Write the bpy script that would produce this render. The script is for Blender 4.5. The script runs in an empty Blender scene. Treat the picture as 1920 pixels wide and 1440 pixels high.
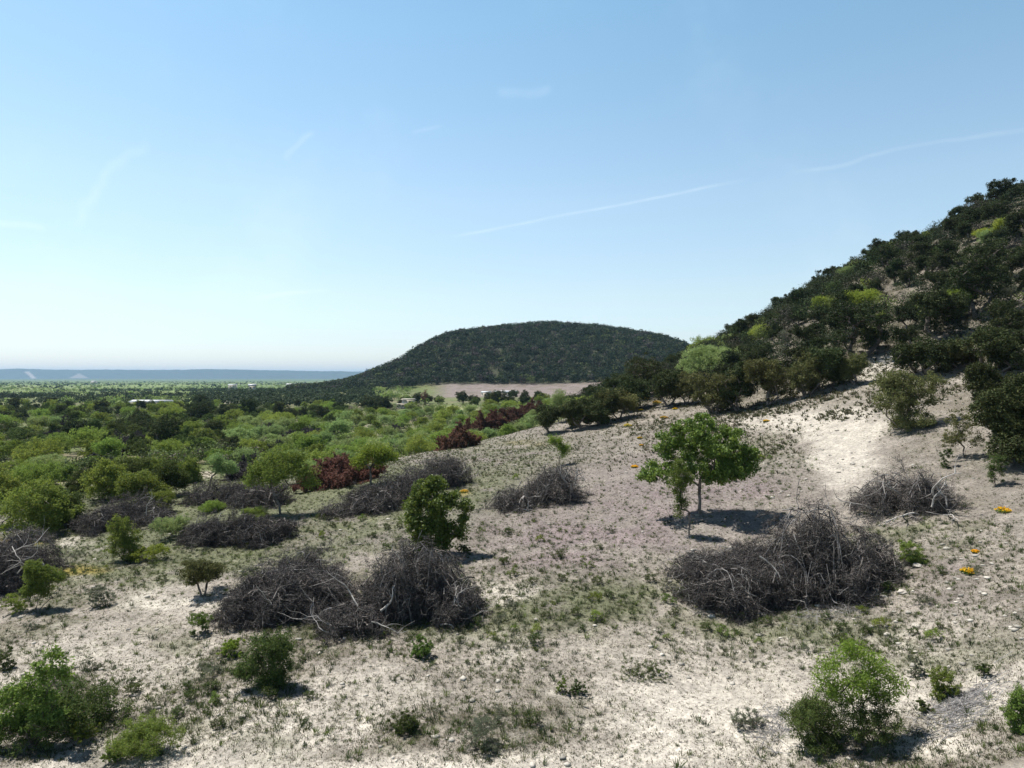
import bpy, math, random
import numpy as np
R = math.radians
SC = bpy.context.scene
COLL = SC.collection
H0 = 10.0            # camera height above the world's zero
F, HY = 1321.0, 703.0  # focal length in photo pixels, horizon row

# ------------------------------------------------------------------ camera
cam = bpy.data.cameras.new('camera')
camo = bpy.data.objects.new('camera', cam); COLL.objects.link(camo)
cam.sensor_width = 36.0; cam.lens = 36.0 * F / 1920.0
cam.shift_y = -(720.0 - HY) / 1920.0
cam.clip_start = 0.1; cam.clip_end = 60000
camo.location = (0, 0, H0); camo.rotation_euler = (R(90), 0, 0)
SC.camera = camo

# ------------------------------------------------------------------ light
SUN_DIR = np.array([-0.45, 0.27, 1.0]); SUN_DIR /= np.linalg.norm(SUN_DIR)
SUN_EL = math.asin(SUN_DIR[2]); SUN_ROT = math.atan2(SUN_DIR[0], SUN_DIR[1])
sl = bpy.data.lights.new('sun', 'SUN'); sl.energy = 5.0; sl.angle = R(0.5); sl.color = (1.0, 0.965, 0.915)
so = bpy.data.objects.new('sun', sl); COLL.objects.link(so)
from mathutils import Vector, Matrix
so.rotation_euler = Vector(SUN_DIR).to_track_quat('Z', 'Y').to_euler()
SC.view_settings.view_transform = 'Standard'; SC.view_settings.look = 'None'
SC.view_settings.exposure = 0.55; SC.view_settings.gamma = 1.0

class NT:
    def __init__(s, tree):
        s.t = tree; s.n = tree.nodes; s.l = tree.links
    def new(s, typ, **kw):
        n = s.n.new(typ)
        for k, v in kw.items(): setattr(n, k, v)
        return n
    def put(s, v, sock):
        if hasattr(v, 'is_output') or hasattr(v, 'links'): s.l.new(v, sock)
        else: sock.default_value = v
    def m(s, op, a, b=None, c=None, clamp=False):
        n = s.new('ShaderNodeMath', operation=op, use_clamp=clamp)
        s.put(a, n.inputs[0])
        if b is not None: s.put(b, n.inputs[1])
        if c is not None: s.put(c, n.inputs[2])
        return n.outputs[0]
    def mix(s, f, a, b, bt='MIX'):
        n = s.new('ShaderNodeMix', data_type='RGBA', blend_type=bt)
        s.put(f, n.inputs[0]); s.put(a, n.inputs[6]); s.put(b, n.inputs[7])
        return n.outputs[2]
    def noise(s, vec, scale, detail=3, rough=0.55):
        n = s.new('ShaderNodeTexNoise'); s.l.new(vec, n.inputs['Vector'])
        n.inputs['Scale'].default_value = scale; n.inputs['Detail'].default_value = detail
        n.inputs['Roughness'].default_value = rough
        return n.outputs['Fac']
    def ramp(s, v, a, b, lo=0.0, hi=1.0):
        n = s.new('ShaderNodeMapRange', interpolation_type='SMOOTHSTEP')
        s.put(v, n.inputs[0]); s.put(a, n.inputs[1]); s.put(b, n.inputs[2]); s.put(lo, n.inputs[3]); s.put(hi, n.inputs[4])
        return n.outputs[0]

# world: physical sky, darkened overhead by a ramp, with a few faint high cirrus streaks and a contrail
world = bpy.data.worlds.new('World'); SC.world = world; world.use_nodes = True
w = NT(world.node_tree); w.n.clear()
sky = w.new('ShaderNodeTexSky', sky_type='NISHITA', sun_disc=False)
sky.sun_elevation = SUN_EL; sky.sun_rotation = SUN_ROT
sky.air_density = 1.0; sky.dust_density = 0.6; sky.ozone_density = 1.6; sky.altitude = 500
SKY_STR = 0.109
tc = w.new('ShaderNodeTexCoord'); gen = tc.outputs['Generated']
def pdir(px, py): return Vector((px - 960.0, F, HY - py)).normalized()
def dotn(v):
    n = w.new('ShaderNodeVectorMath', operation='DOT_PRODUCT'); w.l.new(gen, n.inputs[0]); n.inputs[1].default_value = v
    return n.outputs['Value']
strk = 0.0
for (x1, y1, x2, y2, wd, st, brk) in [
        (830, 448, 1405, 337, 4.6, .085, 9), (1470, 326, 1980, 228, 5.5, .05, 9), (128, 425, 280, 262, 9.0, .06, 14),
        (535, 305, 590, 245, 9, .06, 12), (-40, 405, 90, 438, 9, .08, 8), (770, 250, 830, 235, 5, .05, 8),
        (930, 190, 1040, 172, 11, .05, 7), (470, 560, 620, 550, 6, .07, 6)]:
    a, b = pdir(x1, y1), pdir(x2, y2)
    nrm = a.cross(b).normalized(); along = (b - a); L = along.length; along.normalize(); mid = (a + b) / 2
    wob = w.m('MULTIPLY', w.m('SUBTRACT', w.noise(gen, brk, 2), .5), 6 * wd / F * (0.25 if wd < 5 else 1))
    dist = w.m('ABSOLUTE', w.m('ADD', dotn(nrm), wob))
    across = w.ramp(dist, 0.0, wd / F, 1.0, 0.0)
    al = w.m('ABSOLUTE', w.m('SUBTRACT', dotn(along), float(mid.dot(along))))
    end = w.ramp(al, L * 0.35, L * 0.52, 1.0, 0.0)
    nz = w.ramp(w.noise(gen, brk * 3, 4), .32, .65, .6, 1.0)
    strk = w.m('ADD', strk, w.m('MULTIPLY', w.m('MULTIPLY', across, end), w.m('MULTIPLY', nz, st)))
cir = w.m('MULTIPLY', w.ramp(w.noise(gen, 2.6, 6, .65), .50, .78), 0.06)
strk = w.m('ADD', strk, cir)
skyc = w.new('ShaderNodeHueSaturation'); w.l.new(sky.outputs[0], skyc.inputs['Color'])
skyc.inputs['Hue'].default_value = 0.488; skyc.inputs['Saturation'].default_value = 1.0
col = w.mix(w.m('MINIMUM', strk, 0.6), skyc.outputs[0], (8.2, 9.0, 9.6, 1))
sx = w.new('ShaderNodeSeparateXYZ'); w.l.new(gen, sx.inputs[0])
cr = w.new('ShaderNodeValToRGB'); w.l.new(w.m('MULTIPLY', sx.outputs[2], .5), cr.inputs[0])     # whitening towards the horizon; sky above the view darkened to cut ambient fill
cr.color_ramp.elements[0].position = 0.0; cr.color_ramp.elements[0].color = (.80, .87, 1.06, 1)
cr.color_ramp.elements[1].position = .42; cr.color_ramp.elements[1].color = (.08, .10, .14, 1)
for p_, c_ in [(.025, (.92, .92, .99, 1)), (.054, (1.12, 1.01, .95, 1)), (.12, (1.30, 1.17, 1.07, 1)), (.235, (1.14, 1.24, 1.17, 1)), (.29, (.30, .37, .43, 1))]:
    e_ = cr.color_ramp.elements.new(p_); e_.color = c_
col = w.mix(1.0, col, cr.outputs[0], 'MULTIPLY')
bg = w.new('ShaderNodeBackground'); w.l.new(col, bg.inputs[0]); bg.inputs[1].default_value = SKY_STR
wo = w.new('ShaderNodeOutputWorld'); w.l.new(bg.outputs[0], wo.inputs[0])

# ------------------------------------------------------------------ helpers
def tag(o, label=None, cat=None, group=None, kind=None):
    if label: o['label'] = label
    if cat: o['category'] = cat
    if group: o['group'] = group
    if kind: o['kind'] = kind
    return o
def obj(name, me, mat=None, parent=None):
    o = bpy.data.objects.new(name, me); COLL.objects.link(o)
    if mat and not me.materials: me.materials.append(mat)
    if parent: o.parent = parent
    return o
def empty(name, loc, rz=0.0, sc=1.0):
    o = bpy.data.objects.new(name, None); COLL.objects.link(o)
    o.location = [float(v) for v in loc]; o.rotation_euler = (0, 0, rz)
    o.scale = (sc, sc, sc) if not hasattr(sc, '__len__') else sc
    o.empty_display_size = 0.3
    return o
def mesh(name, V, Fc, cols=None, smooth=False):
    """V (n,3); Fc an (m,k) array or a list of such arrays; cols (n,3) colour per vertex."""
    if not isinstance(Fc, (list, tuple)): Fc = [Fc]
    Fc = [f for f in Fc if len(f)]
    V = np.ascontiguousarray(V, np.float32)
    me = bpy.data.meshes.new(name)
    me.vertices.add(len(V)); me.vertices.foreach_set('co', V.ravel())
    nl = sum(f.size for f in Fc); nf = sum(len(f) for f in Fc)
    me.loops.add(nl); me.polygons.add(nf)
    me.loops.foreach_set('vertex_index', np.concatenate([f.ravel() for f in Fc]).astype(np.int32))
    tot = np.concatenate([np.full(len(f), f.shape[1]) for f in Fc]).astype(np.int32)
    me.polygons.foreach_set('loop_start', np.concatenate([[0], np.cumsum(tot)[:-1]]).astype(np.int32))
    me.polygons.foreach_set('loop_total', tot)
    if smooth: me.polygons.foreach_set('use_smooth', np.ones(nf, bool))
    if cols is not None:
        a = me.color_attributes.new('tint', 'FLOAT_COLOR', 'POINT')
        c = np.ones((len(V), 4), np.float32); c[:, :3] = cols; a.data.foreach_set('color', c.ravel())
    me.update(calc_edges=True); me.validate()
    return me

def _hash(ix, iy, s):
    h = (ix.astype(np.int64) * 374761393 + iy.astype(np.int64) * 668265263 + s * 1442695041) & 0xffffffff
    h = ((h ^ (h >> 13)) * 1274126177) & 0xffffffff
    h = (h ^ (h >> 16)) & 0xffffffff
    return h / 4294967295.0
def vnoise(x, y, s=0):
    ix, iy = np.floor(x), np.floor(y); fx, fy = x - ix, y - iy
    fx = fx * fx * (3 - 2 * fx); fy = fy * fy * (3 - 2 * fy)
    a = _hash(ix, iy, s); b = _hash(ix + 1, iy, s); c = _hash(ix, iy + 1, s); d = _hash(ix + 1, iy + 1, s)
    return (a + (b - a) * fx) + ((c + (d - c) * fx) - (a + (b - a) * fx)) * fy
def fbm(x, y, s=0, o=4, g=0.5):
    t = 0; am = 1; tot = 0
    for k in range(o):
        t = t + am * vnoise(x * 2 ** k + 17.3 * k, y * 2 ** k - 9.1 * k, s + k); tot += am; am *= g
    return t / tot

# ------------------------------------------------------------------ terrain heights (relative to the lens), profiles along bearings
FAR = [(1000, -19.5), (2000, -25.7), (5000, -34), (14000, -62)]
COL = {
 -1700: [(3, -9.4), (20, -10), (60, -11), (200, -12), (500, -15)] + FAR,
 -500: [(3, -8.9), (20, -9.2), (60, -10.6), (200, -12), (500, -15)] + FAR,
 0: [(3, -8.5), (15.5, -8.65), (23, -8.7), (29, -8.75), (40, -9), (50, -9.35), (65, -9.7), (90, -10.1), (145, -10.7), (260, -12.2), (450, -14.3)] + FAR,
 300: [(3, -8.4), (15.3, -8.5), (22.5, -8.5), (32, -8.4), (43, -8.4), (57, -8.5), (75, -8.9), (110, -9.7), (160, -10.5), (260, -12.2), (450, -14.3)] + FAR,
 600: [(3, -8.3), (15, -8.35), (21.5, -8.15), (31, -7.9), (39.5, -7.7), (46, -7.55), (51, -7.5), (70, -9.4), (90, -10.3), (130, -11), (200, -11.5), (300, -12), (420, -10.5), (560, -12), (700, -17)] + FAR,
 660: [(3, -8.3), (15, -8.35), (21.5, -8.1), (31, -7.8), (39.5, -7.55), (46, -7.3), (54, -7.1), (72, -9.4), (90, -10.3), (130, -11), (200, -11.3), (300, -11.6), (420, -9.8), (500, -6), (560, -7), (700, -17)] + FAR,
 740: [(3, -8.3), (15, -8.35), (21.5, -8.1), (30, -7.65), (38, -7.4), (46, -7.0), (56, -6.8), (75, -9.3), (100, -10.3), (160, -10.7), (250, -11), (350, -10.6), (420, -8), (500, -1), (550, 2), (700, -10), (900, -17)] + FAR,
 820: [(3, -8.3), (15, -8.35), (21.5, -8.1), (29.5, -7.5), (37, -7.2), (46, -6.65), (60, -6.4), (85, -9.4), (110, -10.3), (160, -10.5), (250, -10.5), (350, -10), (420, -8.5), (500, 8), (560, 21), (600, 28), (650, 30), (900, -5)] + FAR,
 940: [(3, -8.3), (15, -8.35), (21.2, -8.0), (30, -7.4), (36, -7.1), (48, -6.3), (67, -5.7), (90, -8.6), (130, -9.6), (250, -10.2), (360, -9.6), (430, -8), (500, 10), (560, 26), (600, 35), (650, 38), (900, 0)] + FAR,
 1050: [(3, -8.3), (15, -8.4), (21, -7.95), (32, -7.2), (36, -7.0), (50, -5.95), (66, -5.2), (76, -4.9), (110, -7.5), (160, -9.3), (300, -10), (380, -9.5), (430, -8), (500, 12), (560, 28), (600, 37), (650, 40), (900, 2)] + FAR,
 1160: [(3, -8.3), (15, -8.4), (21, -7.95), (32, -6.9), (40, -6.3), (56, -5.1), (72, -3.8), (85, -2.7), (100, -2.0), (140, -4.5), (200, -7.5), (380, -8.5), (430, -5), (500, 12), (560, 26), (600, 35), (650, 38), (900, 4)] + FAR,
 1240: [(3, -8.3), (15, -8.4), (22, -8), (32, -6.6), (42, -5.7), (58, -4.4), (75, -2.8), (95, -0.9), (120, 0.8), (150, -0.5), (240, -3), (380, -5), (430, -2), (500, 10), (560, 20), (600, 28), (650, 30), (900, 6)] + FAR,
 1310: [(3, -8.3), (15, -8.4), (23, -8.0), (32, -6.25), (44, -5.2), (60, -3.7), (75, -2.1), (95, 0.4), (115, 2.2), (140, 3.2), (200, 2), (400, 0), (500, 8), (600, 18), (900, 6)] + FAR,
 1400: [(3, -8.2), (15, -8.4), (23, -7.9), (32, -6.3), (44, -5.0), (58, -3.3), (72, -0.9), (90, 2.6), (115, 6.8), (130, 8.2), (200, 7), (400, 4), (900, 4)] + FAR,
 1600: [(3, -8.2), (14.5, -8.1), (22, -7.4), (31, -6.0), (40, -4.45), (54, -1.3), (65, 2.1), (85, 9.2), (104, 15.3), (125, 17.2), (200, 18), (400, 10), (900, 4)] + FAR,
 1750: [(3, -8.1), (13.8, -7.8), (20, -7.0), (29, -5.5), (36, -4.2), (50, -1.0), (62, 3.2), (82, 11.8), (100, 19.5), (120, 21.8), (200, 22), (400, 12), (900, 4)] + FAR,
 1900: [(3, -8.0), (12.7, -7.1), (19, -6.3), (27, -5.1), (33, -3.9), (45, -1.3), (60, 4.7), (78, 14.9), (95, 24.2), (115, 27.5), (200, 28), (400, 15), (900, 4)] + FAR,
 2300: [(3, -7.8), (15, -6.2), (30, -2), (50, 7), (80, 23), (100, 30), (200, 32), (400, 18), (900, 4)] + FAR,
 3800: [(3, -7.2), (15, -3), (30, 5), (50, 18), (80, 31), (200, 34), (400, 20), (900, 4)] + FAR,
}
cpx = np.array(sorted(COL)); LD0, LD1, NR = math.log(3.0), math.log(14000.0), 900
LD = np.linspace(LD0, LD1, NR)
gpx = np.arange(-1700, 3801, 20.0)
base = np.array([np.interp(np.exp(LD), [p[0] for p in COL[c]], [p[1] for p in COL[c]]) for c in cpx])
G = np.array([np.interp(gpx, cpx, base[:, j]) for j in range(NR)]).T      # (px, row)
def gsm(A, sig, ax):
    k = int(3 * sig) + 1; x = np.arange(-k, k + 1); ker = np.exp(-.5 * (x / sig) ** 2); ker /= ker.sum()
    P = np.pad(A, [(k, k) if i == ax else (0, 0) for i in range(2)], mode='edge')
    return np.apply_along_axis(lambda v: np.convolve(v, ker, 'valid'), ax, P)
G = gsm(gsm(G, 1.6, 0), 5, 1)
_k = np.array([(560, 745, 480), (618, 733, 500), (662, 718, 520), (709, 700, 520), (735, 690, 530), (764, 674, 540), (786, 658, 560), (811, 645, 590), (848, 631, 610), (910, 623, 630), (957, 618, 640), (1030, 614, 650), (1110, 619, 650), (1183, 628, 640), (1242, 636, 620), (1285, 652, 600), (1340, 680, 580), (1420, 720, 560)], float)
_pp = np.interp(gpx, _k[:, 0], _k[:, 1], left=800, right=800); _dp = np.interp(gpx, _k[:, 0], _k[:, 2]); _zp = (HY - _pp) * _dp / F
_D = np.exp(LD)[None, :]; _s = np.clip((_D - 428) / (_dp[:, None] - 428), 0, 1); _b = np.clip((_D - _dp[:, None]) / 260, 0, 1)
_H = -14 + (_zp[:, None] + 14) * np.sin(_s * math.pi / 2) ** .85 * (1 - _b ** 1.6); _H = np.where((_D > 428) & (_D < 880) & (gpx[:, None] > 560) & (gpx[:, None] < 1420), _H, -99)
G = np.maximum(G, gsm(gsm(np.maximum(_H, -18), .5, 0), 2, 1) * 1.0 - (_H < -90) * 60)
def hgt(px, d):
    """world z of the ground at photo bearing px and forward distance d"""
    px = np.asarray(px, float); d = np.asarray(d, float)
    u = np.clip((px - gpx[0]) / 20.0, 0, len(gpx) - 1.001); v = np.clip((np.log(d) - LD0) / (LD1 - LD0) * (NR - 1), 0, NR - 1.001)
    i = u.astype(int); j = v.astype(int); fu = u - i; fv = v - j
    z = G[i, j] * (1 - fu) * (1 - fv) + G[i + 1, j] * fu * (1 - fv) + G[i, j + 1] * (1 - fu) * fv + G[i + 1, j + 1] * fu * fv
    x = (px - 960) / F * d
    near = np.clip((d - 5) / 8, 0, 1)
    z = z + near * (0.16 * (fbm(x / 2.2, d / 2.2, 3, 3) - .5) + 0.5 * (fbm(x / 9, d / 9, 7, 3) - .5) * np.clip(d / 40, .5, 1))
    z = z + np.clip((d - 60) / 60, 0, 1) * np.clip((px - 1250) / 200, 0, 1) * 1.6 * (fbm(x / 14, d / 14, 9, 3) - .5)
    z = z + np.clip((d - 380) / 150, 0, 1) * np.clip((1500 - d) / 400, 0, 1) * 3.0 * (fbm(x / 45, d / 45, 11, 3) - .5)
    return z + H0
def wxy(px, d): return (np.asarray(px, float) - 960) / F * d
def ray(px, py):
    """forward distance at which the sight line of the photo pixel meets the ground"""
    ds = np.exp(np.linspace(math.log(9), math.log(9000), 3000))
    yy = HY - F * (hgt(np.full_like(ds, px), ds) - H0) / ds
    k = np.argmax(yy <= py)
    return float(ds[k]) if (yy <= py).any() else 9000.0
def pt(px, d): return np.array([(px - 960) / F * d, d, float(hgt(px, d))])
def zat(x, y): return hgt(x / y * F + 960, y)

# ------------------------------------------------------------------ ground colours: soil, grass, mauve flower haze, worn tracks
def gcol(px, d, z):
    x = (px - 960) / F * d; y = d
    py = HY - F * (z - H0) / d
    n1 = fbm(x / 6, y / 6, 21, 5, .6); n2 = fbm(x / 1.3, y / 1.3, 31, 4, .62); n3 = fbm(x / 25, y / 25, 41, 3)
    nf = fbm(x / .35, y / .35, 51, 3, .7)
    soil = np.array([.33, .295, .25]); pale = np.array([.59, .54, .465]); grass = np.array([.15, .165, .085])
    dry = np.array([.205, .18, .14]); mauve = np.array([.265, .228, .213]); tan = np.array([.27, .235, .185])
    green = np.array([.13, .15, .06]); bright = np.array([.15, .24, .05])
    def blob(cx, cy, rx, ry): return np.exp(-(((px - cx) / rx) ** 2 + ((py - cy) / ry) ** 2))
    c = np.ones(px.shape + (3,)) * soil
    def mixc(c, col, m): m = np.clip(m, 0, 1)[..., None]; return c * (1 - m) + np.asarray(col) * m
    def th(n, a, b): t = np.clip((n - a) / (b - a), 0, 1); return t * t * (3 - 2 * t)
    c = mixc(c, dry, th(n2, .42, .60) * .8)
    c = mixc(c, np.array([.235, .205, .18]), np.clip(1 - np.abs(py - 920) / 170, 0, 1) * .55 * (d < 120))
    c = mixc(c, pale, th(1 - n1, .45, .6) * np.clip((py - 1130) / 200, 0, 1) * .8)
    near = (d < 120)
    # grass cover: stronger left, around piles and in the lower band
    g = .10 + 1.0 * blob(430, 950, 420, 100) + .55 * blob(720, 900, 280, 55) + .5 * blob(560, 1000, 200, 60) + .65 * blob(1150, 1120, 230, 40) + .55 * blob(760, 1165, 260, 35) \
        + .4 * blob(1450, 1190, 260, 50) + .35 * blob(1750, 1200, 250, 90) + .5 * blob(240, 1050, 170, 60) + .35 * blob(250, 1200, 200, 70) + .45 * blob(1560, 850, 70, 60) * 0 \
        + .35 * blob(1420, 850, 90, 50) + .4 * blob(1000, 850, 160, 40) + .45 * blob(1720, 985, 130, 40) + .3 * blob(450, 1380, 260, 60) + .25 * blob(900, 930, 120, 60) \
        + .4 * blob(1000, 760, 150, 0.1)
    c = mixc(c, grass, th(g * 1.15 + (n2 - .5) * 1.6 + (n1 - .5) * .9, .22, .9) * .85)
    mv = .12 + .85 * blob(1060, 1000, 280, 80) + .35 * blob(1450, 930, 200, 80) + .5 * blob(1150, 880, 200, 70) + .5 * blob(1750, 1130, 230, 90) + .55 * blob(800, 860, 150, 25) + .3 * blob(960, 800, 120, 25) + .4 * blob(620, 1010, 110, 50) + .35*blob(1330,930,120,60)
    c = mixc(c, mauve, th(mv + (n2 - .5) * 1.6 + (n1 - .5) * .7, .15, .95) * .75)
    c = mixc(c, [.30, .21, .245], th(mv * .8 + (n1 - .5) * 1.6 + (n2 - .5) * 1.4, .62, 1.2) * .3)
    br = 1.1 * blob(1585, 860, 75, 75) + .8 * blob(1500, 790, 190, 26) + .8 * blob(1650, 690, 70, 40) + .9 * blob(940, 1110, 80, 26) + .7 * blob(350, 1130, 170, 50) + .5 * blob(150, 1020, 70, 22) \
        + 1.2 * blob(900, 1455, 420, 45) + .8 * blob(1330, 1390, 260, 75) + .9 * blob(1760, 1395, 110, 30) + .55 * blob(900, 1230, 260, 60) + .5 * blob(1250, 1290, 150, 80) + .5 * blob(150, 1230, 160, 60)
    c = mixc(c, pale, th(br + (n2 - .5) * .9, .25, .8) * .85)
    yl = .8 * blob(150, 1070, 60, 12) + .7 * blob(40, 1015, 60, 9) + .4 * blob(985, 832, 60, 10) + .5 * blob(870, 925, 20, 10)
    c = mixc(c, [.34, .27, .06], th(yl + (n2 - .5) * .6, .2, .7) * .8)
    # the wooded slope: tan soil and litter
    bpy_ = np.interp(px, [1000, 1060, 1160, 1290, 1400, 1480, 1600, 1700, 1800, 1920, 2400], [795, 790, 765, 755, 768, 745, 705, 650, 620, 560, 400])
    sl = np.clip((bpy_ - py) / 18, 0, 1) * (px > 1000) * (d < 330)
    c = mixc(c, tan * .8, sl * .85)
    c = mixc(c, [.11, .10, .07], sl * th(n2, .42, .58) * .9)
    # the plain below the cleared slope
    ed = np.interp(px, [-600, 0, 300, 600, 820, 1050, 1200, 1300], [44, 50, 57, 56, 66, 84, 108, 160])
    pl = th(d / ed, .95, 1.2) * (px < 1300 + 0 * d)
    base_pl = mixc(np.ones_like(c) * green, [.25, .215, .14], th(n1, .46, .64) * .85)
    base_pl = mixc(base_pl, [.17, .21, .08], th(n3, .4, .7) * .6)
    c = mixc(c, base_pl, pl)
    far = th(np.log(d), math.log(300), math.log(700)) * pl
    nfar = fbm(x / 120, y / 300, 61, 4); nfar2 = fbm(x / 40, y / 160, 71, 3)
    fc = mixc(np.ones_like(c) * np.array([.16, .22, .065]), [.23, .28, .10], th(nfar, .4, .65))
    fc = mixc(fc, [.06, .09, .04], th(nfar2, .58, .70) * .6)
    fc = mixc(fc, [.24, .25, .14], th(fbm(x / 500, y / 1500, 81, 3), .55, .7) * .7 * np.clip((d - 2000) / 2000, 0, 1))
    fc = mixc(fc, [.10, .14, .07], np.clip((d - 1800) / 2500, 0, 1) * .8)
    c = mixc(c, fc, far)
    # mid hill ground and the mauve cleared field at its foot
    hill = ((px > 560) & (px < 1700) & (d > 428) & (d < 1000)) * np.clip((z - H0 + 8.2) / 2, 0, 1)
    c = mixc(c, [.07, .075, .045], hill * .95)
    fld = th(px, 800, 850) * (1 - th(px, 1200, 1260)) * th(d, 300, 330) * (1 - th(d, 427, 436))
    c = mixc(c, [.27, .22, .205], fld * .95)
    c = mixc(c, [.17, .15, .11], fld * th(n1 + .35 * (n3 - .5), .50, .64) * .6)
    ystrip = blob(845, 767, 55, 7) * (d > 200)
    c = mixc(c, [.40, .42, .20], th(ystrip, .3, .7))
    for (bx, by, rx, ry) in [(480, 890, 25, 9), (385, 890, 25, 8), (160, 905, 16, 5), (250, 822, 40, 7), (610, 838, 22, 4), (430, 771, 20, 3), (425, 754, 26, 3), (690, 797, 15, 5), (270, 760, 60, 4), (30, 865, 20, 5), (130, 880, 30, 5)]:
        c = mixc(c, [.52, .46, .37], th(blob(bx, by, rx, ry), .3, .7) * .85)
    c = c * .84 * (0.70 + .56 * nf)[..., None]
    return c

def ground_mat():
    m = bpy.data.materials.new('ground_soil'); m.use_nodes = True; t = NT(m.node_tree)
    b = t.n['Principled BSDF']; b.inputs['Roughness'].default_value = .95; b.inputs['Specular IOR Level'].default_value = .15
    a = t.new('ShaderNodeAttribute', attribute_name='tint')
    tc = t.new('ShaderNodeTexCoord'); P = tc.outputs['Object']
    n1 = t.noise(P, 7.0, 5, .7); n2 = t.noise(P, 1.1, 4, .6); n3 = t.noise(P, 32.0, 2, .6)
    v = t.new('ShaderNodeTexVoronoi'); t.l.new(P, v.inputs['Vector']); v.inputs['Scale'].default_value = 5.0
    spk = t.ramp(v.outputs['Distance'], .12, .28, .0, 1.0)
    geo = t.new('ShaderNodeCameraData')
    f = t.m('MULTIPLY', t.ramp(n1, .3, .7, .68, 1.22), t.ramp(n2, .3, .7, .86, 1.12))
    f = t.m('MULTIPLY', f, t.ramp(n3, .3, .7, .8, 1.15))
    dark = t.m('MULTIPLY', t.m('SUBTRACT', 1.0, spk), t.ramp(n2, .42, .6, 0., .55))
    f = t.m('MULTIPLY', f, t.m('SUBTRACT', 1.0, dark))
    cc = t.new('ShaderNodeCombineColor'); [t.l.new(f, cc.inputs[i]) for i in range(3)]
    t.l.new(t.mix(1.0, a.outputs['Color'], cc.outputs[0], 'MULTIPLY'), b.inputs['Base Color'])
    bp = t.new('ShaderNodeBump'); bp.inputs['Strength'].default_value = .55; bp.inputs['Distance'].default_value = .06
    t.l.new(t.m('ADD', n1, t.m('MULTIPLY', n3, .4)), bp.inputs['Height']); t.l.new(bp.outputs[0], b.inputs['Normal'])
    return m

def build_ground():
    pxs = np.concatenate([np.arange(-1700, -120, 40.), np.arange(-120, 2040, 5.), np.arange(2040, 3801, 40.)])
    ds = np.exp(np.concatenate([np.linspace(math.log(3.2), math.log(11), 50)[:-1], np.linspace(math.log(11), math.log(700), 640)[:-1], np.linspace(math.log(700), math.log(13500), 130)]))
    PX, D = np.meshgrid(pxs, ds)
    Z = hgt(PX, D); C = gcol(PX, D, Z); X = (PX - 960) / F * D
    V = np.stack([X, D, Z], -1).reshape(-1, 3)
    nr, nc = PX.shape; i = np.arange(nr * nc).reshape(nr, nc)
    q = np.stack([i[:-1, :-1], i[:-1, 1:], i[1:, 1:], i[1:, :-1]], -1).reshape(-1, 4)
    o = obj('ground', mesh('ground', V, q, C.reshape(-1, 3), smooth=True), ground_mat())
    tag(o, kind='structure')
build_ground()

def build_far_hills():
    rng = np.random.RandomState(4)
    pxs = np.arange(-900, 1500, 3.0); t = np.linspace(0, 1, 34)
    top = np.interp(pxs, [-900, 0, 40, 110, 200, 300, 400, 480, 600, 700, 900, 1500], [694, 692, 691.5, 693.5, 693.5, 694.0, 692.3, 694, 695.5, 697, 699, 702])
    top = top + 1.6 * (fbm(pxs / 38, pxs * 0, 5, 4) - .5)
    gx, gt = np.meshgrid(pxs, t)
    D = 7300 + gt * 900 + 220 * (fbm(gx / 60, gx * 0, 15, 3) - .5)
    prof = np.clip(gt / .72, 0, 1); prof = prof ** 1.15
    zt = (HY - top)[None, :] * 8000 / F + H0
    zb = -45 + H0 - 6
    Z = zb + (zt - zb) * prof + (fbm(gx / 9, gt * 9, 25, 4) - .5) * 14 * np.sin(np.clip(gt, 0, 1) * 3.1)
    X = (gx - 960) / F * D
    py = HY - F * (Z - H0) / D
    C = np.ones(gx.shape + (3,)) * np.array([.036, .05, .032]) * (0.7 + .6 * fbm(gx / 5, gt * 12, 35, 3))[..., None]
    s1 = (np.abs(gx - (50 + (py - 697) * 1.1)) < 4.5) & (py > 697) & (py < 710)
    s2 = (np.abs(gx - 148) < (py - 699.5) * 1.9) & (py > 699.5) & (py < 709)
    C[s1] = [.26, .23, .20]; C[s2] = [.18, .165, .14]
    flat = (gt < .06); C[flat] = [.12, .14, .07]
    V = np.stack([X, D, Z], -1).reshape(-1, 3)
    nr, nc = gx.shape; i = np.arange(nr * nc).reshape(nr, nc)
    q = np.stack([i[:-1, :-1], i[:-1, 1:], i[1:, 1:], i[1:, :-1]], -1).reshape(-1, 4)
    m = bpy.data.materials.new('far_hill'); m.use_nodes = True; tt = NT(m.node_tree)
    a = tt.new('ShaderNodeAttribute', attribute_name='tint'); tt.l.new(a.outputs['Color'], tt.n['Principled BSDF'].inputs['Base Color'])
    tt.n['Principled BSDF'].inputs['Roughness'].default_value = 1.0
    o = obj('distant_hills', mesh('distant_hills', V, q, C.reshape(-1, 3), smooth=True), m); tag(o, kind='structure')
build_far_hills()

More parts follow.
